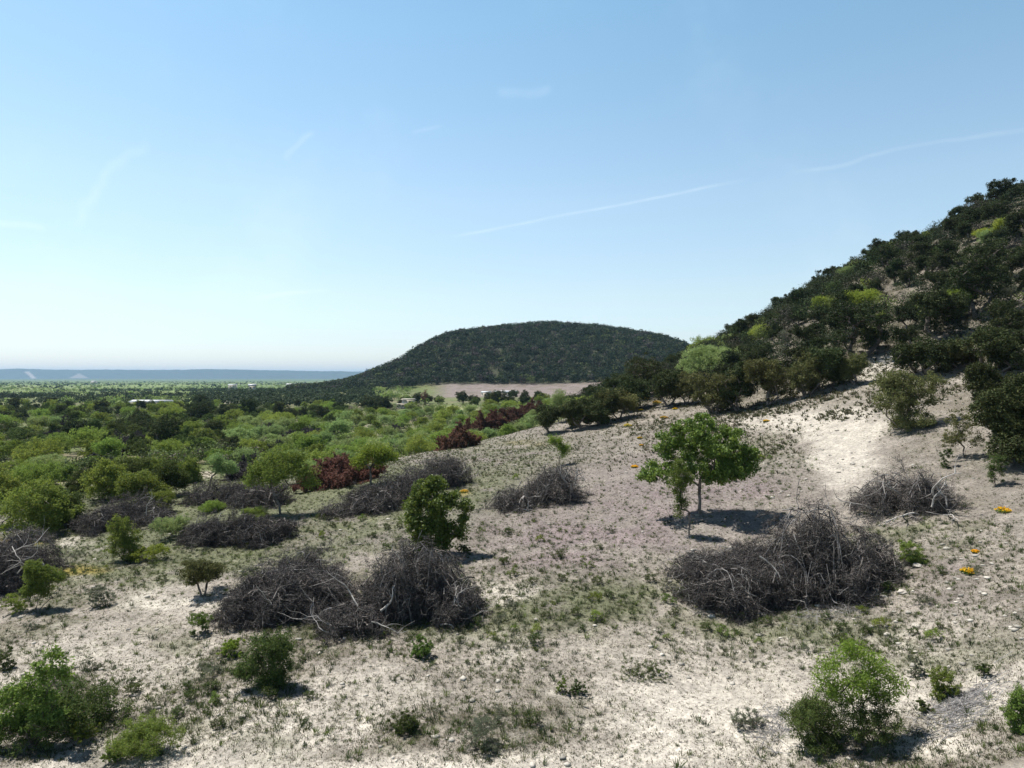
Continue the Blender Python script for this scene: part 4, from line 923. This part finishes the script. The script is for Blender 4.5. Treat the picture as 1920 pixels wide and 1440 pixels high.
STUFFLEAF = leaf_mat('far_foliage', (.88, .88, .88), (1.2, 1.2, 1.2), .15, tint=True, var=0)
rng = np.random.RandomState(15)
# woodland over the middle hill
N = 26000; px = rng.uniform(540, 1420, N); d = rng.uniform(415, 690, N); z = hgt(px, d) - H0
low = np.interp(px, [540, 640, 760, 820, 840, 1200, 1250, 1420], [300, 330, 400, 426, 431, 431, 425, 400])
keep = (z > np.interp(px, [540, 700, 800, 1400], [-14, -12, -8.2, -8.2])) & (d > low)
px, d = px[keep][:8200], d[keep][:8200]
J = np.array([.023, .035, .017]); colz = J * rng.uniform(.65, 1.75, (len(px), 1)) + np.where(rng.rand(len(px), 1) < .05, 1, 0) * np.array([.06, .07, .02])
brn = rng.rand(len(px), 1) < .08; colz = np.where(brn, np.array([.07, .06, .055]), colz)
V1, c1 = clumps(rng, px, d, rng.uniform(3.6, 7.4, len(px)), 62, .085, colz, .85)
wl = mesh('hill_woodland', V1, quads(V1), c1)
tag(obj('hill_woodland', wl, STUFFLEAF), 'dark green juniper woodland covering the middle hill and its foot', 'woodland', None, 'stuff')
# bushes closing the wood on the right slope
N = 40000; px = rng.uniform(1060, 2350, N); d = np.sqrt(rng.uniform(50 ** 2, 150 ** 2, N)); z = hgt(px, d); py = HY - F * (z - H0) / d
keep = (py < edge_y(px) - 10) & ~((px > 1700) & (py > 600) & (py < 720) & (rng.rand(N) < .45)) & ((fbm(wxy(px, d) / 6, d / 6, 99, 2) > .34) | (d > 85) & (px < 1700))
px, d = px[keep], d[keep]; sel_ = []
SP3 = Spacer(); SP3.p = [(a, b, .9) for a, b, c in SPC.p if abs(a) < 200 and b < 170]
for i in range(len(px)):
    if len(sel_) >= 2500: break
    if SP3.ok(float(wxy(px[i], d[i])), float(d[i]), 1.75): sel_.append(i)
px, d = px[sel_], d[sel_]
pal_ = np.array([[.025, .036, .018], [.036, .046, .023], [.055, .052, .042], [.04, .062, .022], [.10, .13, .04]])
cl_ = pal_[rng.choice(5, len(px), p=[.4, .25, .18, .12, .05])] * rng.uniform(.8, 1.25, (len(px), 1))
V1, c1 = clumps(rng, px, d, rng.uniform(1.5, 3.3, len(px)) * np.where(d > 80, 1.1, .9), 420, .028, cl_, .85)
tag(obj('slope_undergrowth', mesh('slope_undergrowth', V1, quads(V1), c1), STUFFLEAF), 'low dark bushes filling the gaps of the wooded slope', 'undergrowth', None, 'stuff')
N = 9000; px = rng.uniform(-70, 1040, N); d = np.exp(rng.uniform(math.log(52), math.log(250), N)); x = wxy(px, d); py = HY - F * (hgt(px, d) - H0) / d
keep = (d > ed(px) * 1.06) & (fbm(x / 7, d / 7, 101, 3) > .45) & ~((px > 1000) & (d < 110)) & ~((px > 770) & (d > 246)) & (py < np.where(px < 330, 925, 888)) & ~((np.abs(px - 385) < 30) & (py > 872))
px, d = px[keep][:3400], d[keep][:3400]; gx_ = (px > 500) & (d < 200)
pal_ = np.array([[.045, .06, .03], [.075, .11, .035], [.13, .19, .05], [.16, .21, .09], [.12, .115, .08]])
cl_ = np.where(gx_[:, None], pal_[rng.choice(5, len(px), p=[.05, .15, .35, .35, .10])], pal_[rng.choice(5, len(px), p=[.22, .33, .18, .10, .17])]) * rng.uniform(.8, 1.2, (len(px), 1))
V1, c1 = clumps(rng, px, d, rng.uniform(.8, 2.3, len(px)), 110, .055, cl_, .7)
tag(obj('plain_undergrowth', mesh('plain_undergrowth', V1, quads(V1), c1), STUFFLEAF), 'knee high green brush between the shrubs of the plain', 'undergrowth', None, 'stuff')
# brush over the far plain
def band(n, px0, px1, d0, d1, size, nq, qs, mix):
    px = rng.uniform(px0, px1, n); d = np.sqrt(rng.uniform(d0 ** 2, d1 ** 2, n)); x = wxy(px, d)
    nz = fbm(x / 60, d / 90, 95, 3); py = HY - F * (hgt(px, d) - H0) / d
    pal = np.array([[.035, .052, .026], [.17, .25, .065], [.23, .29, .11], [.12, .18, .055]])
    rowd = (fbm(x / 300, d / 60, 97, 2) > np.where(d < 420, .63, .68)) | (rng.rand(n) < mix) | ((px > 380) & (px < 700) & (py > 733) & (py < 772))
    idx = np.where(rowd, 0, rng.randint(1, 4, n))
    keep = (idx == 0) | (nz > .42)
    keep &= ~((px > 228) & (px < 345) & (d > 236) & (d < 300))
    keep &= ~((px > 810) & (d > 300) & (d < 432))
    keep &= ~((px > 770) & (d > 250))
    px, d, idx = px[keep], d[keep], idx[keep]
    c = pal[idx] * rng.uniform(.8, 1.25, (len(px), 1)); s = size * rng.uniform(.7, 1.3, len(px)) * np.where(idx == 0, 1.25, .9)
    return clumps(rng, px, d, s, nq, qs, c, .7)
parts = [band(1500, -80, 800, 245, 420, 3.4, 44, .10, .16), band(1700, -80, 660, 400, 900, 3.3, 24, .12, .02), band(3000, -120, 640, 850, 2600, 4.5, 9, .22, .03)]
V = np.concatenate([p[0] for p in parts]); cc = np.concatenate([p[1] for p in parts])
tag(obj('far_brushland', mesh('far_brushland', V, quads(V), cc), STUFFLEAF), 'green and dark brush spreading over the far plain to the hills', 'brushland', None, 'stuff')

# ------------------------------------------------------------------ ground cover near the lens
def gmask(px, py, x, y):
    n1 = fbm(x / 6, y / 6, 21, 5, .6)
    def blob(cx, cy, rx, ry): return np.exp(-(((px - cx) / rx) ** 2 + ((py - cy) / ry) ** 2))
    g = .22 + .85 * blob(430, 950, 420, 110) + .4 * blob(720, 900, 280, 55) + .5 * blob(560, 1000, 200, 60) + .7 * blob(1150, 1120, 230, 40) + .6 * blob(760, 1165, 260, 35) + .5 * blob(1450, 1200, 260, 60) \
      + .4 * blob(1750, 1200, 250, 100) + .5 * blob(240, 1050, 170, 60) + .4 * blob(250, 1250, 300, 100) + .45 * blob(1420, 850, 120, 60) + .3 * blob(1000, 850, 160, 50) + .5 * blob(1720, 985, 130, 40) + .35 * blob(500, 1340, 300, 60) \
      - .5 * blob(1585, 860, 70, 70) - .5 * blob(900, 1455, 420, 40)
    return g + (n1 - .5) * 1.4
def tuft_field(seed, n, d0, d1, hmin, hmax, nb, wid, sel, px0=-80, px1=2450):
    rng = np.random.RandomState(seed); n = int(n * 1.215)
    px = rng.uniform(px0, px1, n); d = np.exp(rng.uniform(math.log(d0), math.log(d1), n)); x = wxy(px, d); z = hgt(px, d); py = HY - F * (z - H0) / d
    k = sel(rng, px, py, x, d); px, d, x, z, py = px[k], d[k], x[k], z[k], py[k]
    m = len(px); h = rng.uniform(hmin, hmax, m) * rng.uniform(.6, 1.3, m)
    rep = np.repeat(np.arange(m), nb); M = m * nb
    a = rng.rand(M) * 6.283; sp = rng.uniform(.15, 1.0, M) * h[rep]; r0 = rng.rand(M) * .35 * h[rep]
    B = np.stack([x[rep] + np.cos(a) * r0, d[rep] + np.sin(a) * r0, z[rep] - .02], 1)
    T = B + np.stack([np.cos(a) * sp, np.sin(a) * sp, h[rep] * rng.uniform(.5, 1, M)], 1)
    wv = np.stack([-np.sin(a), np.cos(a), 0 * a], 1) * (wid * rng.uniform(.7, 1.3, M) * (1 + h[rep]))[:, None]
    V = np.stack([B + wv * .8, B - wv * .8, T - wv * .5, T + wv * .5], 1)
    mid = (V[:, 0] + V[:, 3]) / 2 + wv * .8 
    return V.reshape(-1, 3), rep, m, px, py
def tcols(rng, m, rep, py, px, pal, wts):
    c = np.array(pal)[rng.choice(len(pal), m, p=wts)] * rng.uniform(.75, 1.25, (m, 1))
    return np.repeat(c[rep], 4, 0)
GRASS = leaf_mat('grass_blade', (.8, .8, .8), (1.2, 1.2, 1.2), .3, tint=True, var=0)
def seln(th, lim=-1):
    def f(rng, px, py, x, y):
        return (gmask(px, py, x, y) + rng.normal(size=len(px)) * .22 > th) & (y < np.where(px < 1040, ed(px) * 1.15, 115)) & (py > 560)
    return f
VV, CC = [], []
rng = np.random.RandomState(33)
for (sd, n, d0, d1, h0, h1, nb, wid, th_, pal, wt) in [
    (41, 230000, 13, 60, .02, .055, 5, .008, -.1, [[.075, .085, .045], [.11, .10, .065], [.15, .13, .095], [.05, .06, .03]], [.35, .25, .2, .2]),
    (42, 62000, 13, 75, .045, .11, 14, .006, .36, [[.075, .10, .04], [.11, .13, .055], [.05, .065, .03], [.13, .13, .075]], [.3, .3, .25, .15]),
    (43, 12000, 13, 60, .08, .17, 26, .007, .44, [[.05, .075, .028], [.09, .125, .04], [.04, .055, .03]], [.4, .3, .3]),
    (44, 30000, 45, 120, .07, .18, 6, .022, .22, [[.085, .10, .05], [.12, .12, .07], [.06, .07, .035]], [.4, .3, .3])]:
    V, rep, m, px, py = tuft_field(sd, n, d0, d1, h0, h1, nb, wid, seln(th_))
    VV.append(V); CC.append(tcols(rng, m, rep, py, px, pal, wt))
def selh(rng, px, py, x, y):
    return (px > 1120 + rng.rand(len(px)) * 200) & (py < edge_y(px) + 60 + 90 * rng.rand(len(px))) & (py > 360) & (fbm(x / 3, y / 3, 103, 3) + rng.normal(size=len(px)) * .1 > .50) & ~((np.abs(px - 1580) < 80) & (np.abs(py - 860) < 70))
V, rep, m, px, py = tuft_field(45, 52000, 38, 125, .10, .30, 8, .03, selh); VV.append(V); CC.append(tcols(rng, m, rep, py, px, [[.07, .08, .04], [.10, .095, .06], [.05, .055, .03]], [.4, .35, .25]))
V = np.concatenate(VV); C = np.concatenate(CC)
tag(obj('grass_tufts', mesh('grass_tufts', V, quads(V), C), GRASS), 'sparse grass and low weeds dotting the pale slope', 'grass', None, 'stuff')

# loose stones
def stones(seed, n, d0, d1, s0, s1, sel):
    rng = np.random.RandomState(seed); px = rng.uniform(-80, 2000, n); d = np.exp(rng.uniform(math.log(d0), math.log(d1), n)); x = wxy(px, d); z = hgt(px, d); py = HY - F * (z - H0) / d
    k = sel(rng, px, py); px, d, x, z = px[k], d[k], x[k], z[k]; m = len(px)
    t = (1 + 5 ** .5) / 2; I = unit(np.array([[-1, t, 0], [1, t, 0], [-1, -t, 0], [1, -t, 0], [0, -1, t], [0, 1, t], [0, -1, -t], [0, 1, -t], [t, 0, -1], [t, 0, 1], [-t, 0, -1], [-t, 0, 1]]))
    Fi = np.array([[0, 11, 5], [0, 5, 1], [0, 1, 7], [0, 7, 10], [0, 10, 11], [1, 5, 9], [5, 11, 4], [11, 10, 2], [10, 7, 6], [7, 1, 8], [3, 9, 4], [3, 4, 2], [3, 2, 6], [3, 6, 8], [3, 8, 9], [4, 9, 5], [2, 4, 11], [6, 2, 10], [8, 6, 7], [9, 8, 1]])
    s = (s0 + (s1 - s0) * rng.rand(m) ** 3)[:, None, None]
    V = I[None] * rng.uniform(.6, 1.3, (m, 12, 1)) * s * rng.uniform([.8, .8, .35], [1.4, 1.4, .7], (m, 1, 3))
    V = V + np.stack([x, d, z + .1 * s[:, 0, 0]], 1)[:, None]
    Fc = (Fi[None] + (np.arange(m) * 12)[:, None, None]).reshape(-1, 3)
    c = np.array([.42, .385, .34]) * rng.uniform(.6, 1.3, (m, 1, 1)) * np.ones((m, 12, 3))
    return mesh('stones', V.reshape(-1, 3), Fc, c.reshape(-1, 3))
STM = leaf_mat('limestone', (.85, .85, .85), (1.1, 1.1, 1.1), 0.0, .9, .1, tint=True, var=0)
def ssel(rng, px, py):
    def blob(cx, cy, rx, ry): return np.exp(-(((px - cx) / rx) ** 2 + ((py - cy) / ry) ** 2))
    w_ = .12 + .8 * blob(1560, 860, 120, 70) + .8 * blob(1750, 1130, 260, 110) + .5 * blob(1700, 720, 160, 60) + .4 * blob(1400, 780, 160, 40)
    return (rng.rand(len(px)) < w_) & (py > 560) & (px > 600 - (py > 1000) * 700)
tag(obj('loose_stones', stones(3, 11000, 13, 80, .015, .11, ssel), STM), 'small pale limestone pieces strewn over the slope', 'stones', None, 'stuff')
# a few larger rocks are things of their own
for i, (px, py, wd, lab) in enumerate([(1720, 1062, 20, 'pale rock by the right end of the largest brush pile'), (1640, 1108, 16, 'flat white rock just below the largest brush pile'), (1692, 1112, 20, 'longer flat rock right of the white one below the largest pile'),
    (1718, 1175, 18, 'loose white rock on the mauve soil below the pile'), (1738, 1184, 9, 'small rock beside the loose white one'), (1598, 870, 12, 'pale rock in the worn track on the slope')]):
    rg = np.random.RandomState(500 + i); d = ray(px, py); q = wd * d / F / 2
    import bmesh
    bm = bmesh.new(); bmesh.ops.create_icosphere(bm, subdivisions=3, radius=1)
    off = rg.rand(3) * 10
    for v in bm.verts:
        p = v.co; nn = float(vnoise(np.array(p.x * 1.6 + off[0]), np.array(p.y * 1.6 + p.z * 2.3 + off[1]), 5)); v.co = p * (.7 + .55 * nn)
        v.co.x *= q; v.co.y *= q * .8; v.co.z *= q * .45
    me = bpy.data.meshes.new('rock'); bm.to_mesh(me); bm.free()
    rm = bpy.data.materials.get('rock') or bark_mat('rock', (.30, .27, .235), (.52, .48, .42))
    o = obj('rock', me, rm); o.location = [float(v) for v in pt(px, d) + np.array([0, 0, q * .15])]; o.rotation_euler[2] = rg.rand() * 6
    tag(o, lab, 'rock', 'larger rocks on the right slope')

# wildflower clumps
def flower(seed, px, py, wd, mat, lab):
    rg = np.random.RandomState(seed); d = ray(px, py); loc = pt(px, d); q = wd * d / F / 2; h = q * .75
    e = empty('wildflower_clump', loc); tag(e, lab, 'flowers', 'orange and yellow wildflower clumps')
    nb = 60; a = rg.rand(nb) * 6.28; r = rg.rand(nb) ** .5 * q; T = np.stack([np.cos(a) * r, np.sin(a) * r, h * (1 - .5 * (r / q) ** 2) * rg.uniform(.7, 1, nb)], 1)
    V, Q = tubes(T * [.3, .3, 0] - [0, 0, .03], T, np.full(nb, .005), np.full(nb, .003), 3)
    LV = leaves(rg, T * [.9, .9, .45], 6, q * .22, .035, .4); 
    mm = mesh('foliage', *join([(V, Q), (LV, quads(LV))])); mm.materials.append(LM['mid']); obj('foliage', mm, None, e)
    LV = leaves(rg, T, 7, q * .13, max(.02, q * .075), .8, 1.2); mm = mesh('blossoms', LV, quads(LV)); mm.materials.append(LM[mat]); obj('blossoms', mm, None, e)
for i, (px, py, wd, mt, lab) in enumerate([
  (1881, 961, 26, 'orange', 'biggest orange wildflower clump at the right edge below the narrow shrub'), (1829, 1037, 14, 'orange', 'small orange wildflower clump between the two bigger ones at right'), (1817, 1076, 28, 'orange', 'low orange wildflower clump on mauve soil, lowest of the three at right'),
  (1190, 877, 14, 'orange', 'yellow orange clump just left of the lone oak crown'), (1177, 800, 15, 'yellow', 'yellow clump below the wood edge, nearest the small sapling'), (1200, 823, 11, 'orange', 'orange clump upper one of a pair left of the lone oak'), (1203, 836, 8, 'orange', 'tiny orange clump lower one of a pair left of the lone oak'),
  (1266, 768, 10, 'orange', 'orange clump above the top of the lone oak'), (1437, 791, 12, 'orange', 'orange clump alone on pale soil right of the lone oak crown'), (1183, 756, 22, 'orange', 'wide orange clump at the foot of the broad wood edge juniper'), (1210, 750, 18, 'yellow', 'pale yellow clump under the broad wood edge juniper'),
  (1232, 758, 18, 'yellow', 'yellow clump right of the pale yellow one at the wood edge'), (1152, 772, 14, 'orange', 'orange clump left of the wide orange one at the wood edge'), (1131, 795, 14, 'yellow', 'yellow clump in front of the second wood edge juniper'), (1202, 770, 10, 'orange', 'orange clump below the wide one at the wood edge'),
  (1250, 737, 18, 'yellow', 'faint yellow clump highest at the wood edge'), (1245, 785, 14, 'yellow', 'yellow clump upslope and left of the lone oak top'), (870, 924, 16, 'yellow', 'yellow clump at the right end of the long dark brush pile'), (1505, 688, 26, 'yellow', 'yellow clump in a gap of the slope wood')]):
    flower(600 + i, px, py, wd, mt, lab)

# low weed clumps one can count
rng = np.random.RandomState(44)
WL = []
for i, mt in enumerate(['dark', 'mid', 'grey', 'dark', 'lime']):
    WL.append(plant_meshes('weed', 1700 + i, 'shrub', .32, .55, mat=mt, nt=30, ln=20, ls=.034, cr=.26, nst=3, nl=5))
n = 0; SP2 = Spacer()
WMARK = [(640, 1120, 'the two front brush piles'), (1480, 1060, 'the largest brush pile'), (1608, 1300, 'the feathery mesquite'), (500, 1240, 'the grey green shrub'), (268, 1385, 'the wide bottom left shrub'), (60, 1300, 'the tall corner bush'), (791, 1215, 'the vivid green bush'),
  (765, 1355, 'the grassy bottom clump'), (1081, 1288, 'the small bush pair'), (1215, 1255, 'the low spreading bush'), (1020, 920, 'the middle brush pile'), (1312, 930, 'the lone oak'), (1765, 1280, 'the rounded right shrub'), (1840, 1040, 'the three orange flower clumps'), (382, 1080, 'the spreading olive tree'), (905, 1375, 'the thin grey clump'), (1402, 1340, 'the grey green clump'), (1735, 930, 'the pile of bleached limbs'), (820, 980, 'the bright bushy tree')]
wb = {}
for q in range(9000):
    if n >= 190: break
    px = rng.uniform(-30, 1950); py = rng.uniform(840, 1435); d = ray(px, py); x = wxy(px, d)
    if d > 55 or (px < 450 and py < 960): continue
    if gmask(np.array(px), np.array(py), np.array(x), np.array(d)) < .38 + rng.rand() * .25: continue
    if not SP2.ok(x, d, .55): continue
    if any(abs(px - a) < 60 and 0 < b - py < 60 for a, b, _ in PLANTED): continue
    k = rng.randint(5) if rng.rand() < .6 else 0; tr, cr = WL[k]; s = rng.uniform(.45, 1.15)
    e = empty('weed_clump', pt(px, d) - [0, 0, .02], rng.rand() * 6.28, s); tag(e, None, 'weeds', 'low weed clumps on the pale slope')
    obj('stems', tr, None, e); obj('foliage', cr, None, e); n += 1
    i = min(range(len(WMARK)), key=lambda i: math.hypot(WMARK[i][0] - px, WMARK[i][1] - py)); m = WMARK[i]; dx, dy = px - m[0], py - m[1]
    rel = ('right of' if dx > 0 else 'left of') if abs(dx) > abs(dy) else ('above' if dy < 0 else 'below')
    wb.setdefault((k, i, rel), []).append((math.hypot(dx, dy), e))
WD = ['dark green weed clump', 'mid green weed clump', 'grey green weed clump', 'spiky dark weed clump', 'lime green weed clump']
for (k, i, rel), L_ in wb.items():
    L_.sort(key=lambda t: t[0])
    for j, (_, e) in enumerate(L_): e['label'] = '%snearest %s %s %s' % (ORD[j], WD[k], rel, WMARK[i][2])

# grey twig litter fallen by the lower right shrubs
def litter(seed, px, py, rx, ry, n, lab):
    rg = np.random.RandomState(seed); A, B = [], []
    d0 = ray(px, py); org = pt(px, d0)
    for i in range(n):
        d = ray(px + rg.normal() * rx, py + rg.normal() * ry) if i % 6 == 0 else d * (1 + rg.normal() * .004); u_ = px + rg.normal() * rx; p = pt(u_, d); a = rg.rand() * 6.28; l = rg.uniform(.12, .5)
        q = p + [math.cos(a) * l, math.sin(a) * l, 0]; q[2] = float(zat(q[0], q[1])) + rg.rand() * .1; p[2] += .01; A.append(p - org); B.append(q - org)
    V, Q = tubes(A, B, np.full(n, .007), np.full(n, .004), 3)
    o = obj('twig_litter', mesh('twig_litter', V, Q), BLEACH2); o.location = [float(v) for v in org]; tag(o, lab, 'twigs', None, 'stuff')
BLEACH2 = bark_mat('grey_twig', (.16, .155, .155), (.40, .385, .38))
litter(71, 1800, 1325, 34, 16, 520, 'grey twigs scattered right of the feathery mesquite')
litter(72, 1448, 1368, 20, 18, 180, 'grey twigs left of the dense dark shrub')
litter(73, 1330, 1050, 45, 12, 260, 'fallen grey twigs at the left end of the largest pile')
litter(74, 1560, 1150, 40, 10, 160, 'fallen pale twigs under the largest pile')

# ------------------------------------------------------------------ buildings far away
def pmat(name, c, rough=.7, metal=0.0):
    m = bpy.data.materials.new(name); m.use_nodes = True; t = NT(m.node_tree); b = t.n['Principled BSDF']; tc = t.new('ShaderNodeTexCoord')
    n = t.noise(tc.outputs['Object'], 1.3, 4, .6)
    t.l.new(t.mix(t.ramp(n, .3, .7), tuple(v * .88 for v in c) + (1,), tuple(min(1, v * 1.08) for v in c) + (1,)), b.inputs['Base Color'])
    b.inputs['Roughness'].default_value = rough; b.inputs['Metallic'].default_value = metal
    return m
WALL = pmat('cream_wall', (.50, .45, .36)); ROOFW = pmat('white_metal_roof', (.52, .53, .54), .6); ROOFG = pmat('grey_metal_roof', (.42, .43, .45), .5); GLASS = pmat('window_glass', (.03, .035, .04), .1)
def box(x0, x1, y0, y1, z0, z1):
    V = np.array([[x, y, z] for z in (z0, z1) for y in (y0, y1) for x in (x0, x1)], float)
    Q = np.array([[0, 2, 3, 1], [4, 5, 7, 6], [0, 1, 5, 4], [2, 6, 7, 3], [0, 4, 6, 2], [1, 3, 7, 5]]); return V, Q
def house(px, d, L_, W_, h, rise, rz, lab, roof, name='house', nwin=3, lift=0.0, wall=None):
    loc = pt(px, d); loc[2] += lift; e = empty(name, loc, rz); tag(e, lab, 'building')
    me = mesh('wall', *[x for x in box(-L_ / 2, L_ / 2, -W_ / 2, W_ / 2, -3.0, h)]); obj('wall', me, wall or WALL, e)
    o = .4; V = np.array([[-L_ / 2 - o, -W_ / 2 - o, h + .003], [L_ / 2 + o, -W_ / 2 - o, h + .003], [L_ / 2 + o, W_ / 2 + o, h + .003], [-L_ / 2 - o, W_ / 2 + o, h + .003], [-L_ / 2 - o, 0, h + rise], [L_ / 2 + o, 0, h + rise]])
    me = mesh('roof', V, [np.array([[0, 1, 5, 4], [2, 3, 4, 5], [0, 3, 2, 1]]), np.array([[0, 4, 3], [1, 2, 5]])]); obj('roof', me, roof, e)
    for i in range(nwin):
        x = -L_ / 2 + L_ * (i + .7) / (nwin + .4); obj('window', mesh('window', *box(x - .5, x + .5, -W_ / 2 - .04, -W_ / 2 + .02, h * .4, h * .8)), GLASS, e)
    obj('door', mesh('door', *box(L_ * .08, L_ * .08 + 1.0, -W_ / 2 - .05, -W_ / 2 + .01, -.1, min(2.1, h * .85))), ROOFG, e)
house(286, 268, 14.5, 6.5, 1.9, .9, R(-4), 'long low grey white roofed shed among dark junipers on the left plain', ROOFW, 'shed', 2)
house(262, 276, 5, 5, 1.9, .7, R(-4), 'short grey roofed shed at the left end of the long one', ROOFG, 'shed', 1)
house(547, 690, 9, 7, 3, 1.6, R(6), 'white roofed far shed, left one of the close pair near the hill toe', ROOFW, 'shed', 2, 4)
house(558, 700, 7, 7, 3, 1.6, R(2), 'white roofed far shed, right one of the close pair near the hill toe', ROOFW, 'shed', 2, 4)
house(436, 760, 8, 7, 3, 1.2, R(10), 'small white roofed far shed alone left of the close pair', ROOFW, 'shed', 2, 3)
house(473, 520, 5, 5, 3, 1.6, R(20), 'little tan house in dark trees beyond the left plain', ROOFG, 'house', 2, 2)
house(176, 1900, 12, 10, 5, 2, R(5), 'tiny white building far out on the plain under the hills', ROOFW, 'shed', 2, 2)
house(948, 330, 10, 7, 1.5, 1.0, R(3), 'white roofed house behind dark round junipers at the mauve field', ROOFW, 'house', 3)
house(912, 334, 4, 5, 1.4, .7, R(-6), 'small white outbuilding left of the white roofed house', ROOFW, 'shed', 1)
house(766, 232, 3.6, 3.0, 2.2, .35, R(28), 'cream stepped house at the top of a pale bank, bigger block', WALL, 'house', 1, .4)
house(754, 228, 2.6, 2.6, 1.3, .2, R(28), 'lower cream block in front of the cream house', WALL, 'outbuilding', 1, .1)
# a dead reddish conifer at the corner of the field
plant(700, 'juniper', 796, 760, 10, 30, 'narrow reddish dead conifer at the left corner of the mauve field', name='dead_conifer', mat='rust', cb=.1, nt=60, nst=1)

# ------------------------------------------------------------------ air
hz = bpy.data.materials.new('haze_air'); hz.use_nodes = True; t = NT(hz.node_tree); t.n.remove(t.n['Principled BSDF'])
pv = t.new('ShaderNodeVolumePrincipled'); pv.inputs['Color'].default_value = (.45, .72, 1.0, 1); pv.inputs['Density'].default_value = 8e-5; pv.inputs['Anisotropy'].default_value = 0.1
t.l.new(pv.outputs[0], t.n['Material Output'].inputs['Volume'])
hv = obj('haze', mesh('haze', *box(-15000, 15000, -400, 14500, -75, 105)), hz); tag(hv, None, None, None, 'stuff'); hv['label'] = 'thin blue haze in the air over the plain'; hv['category'] = 'haze'
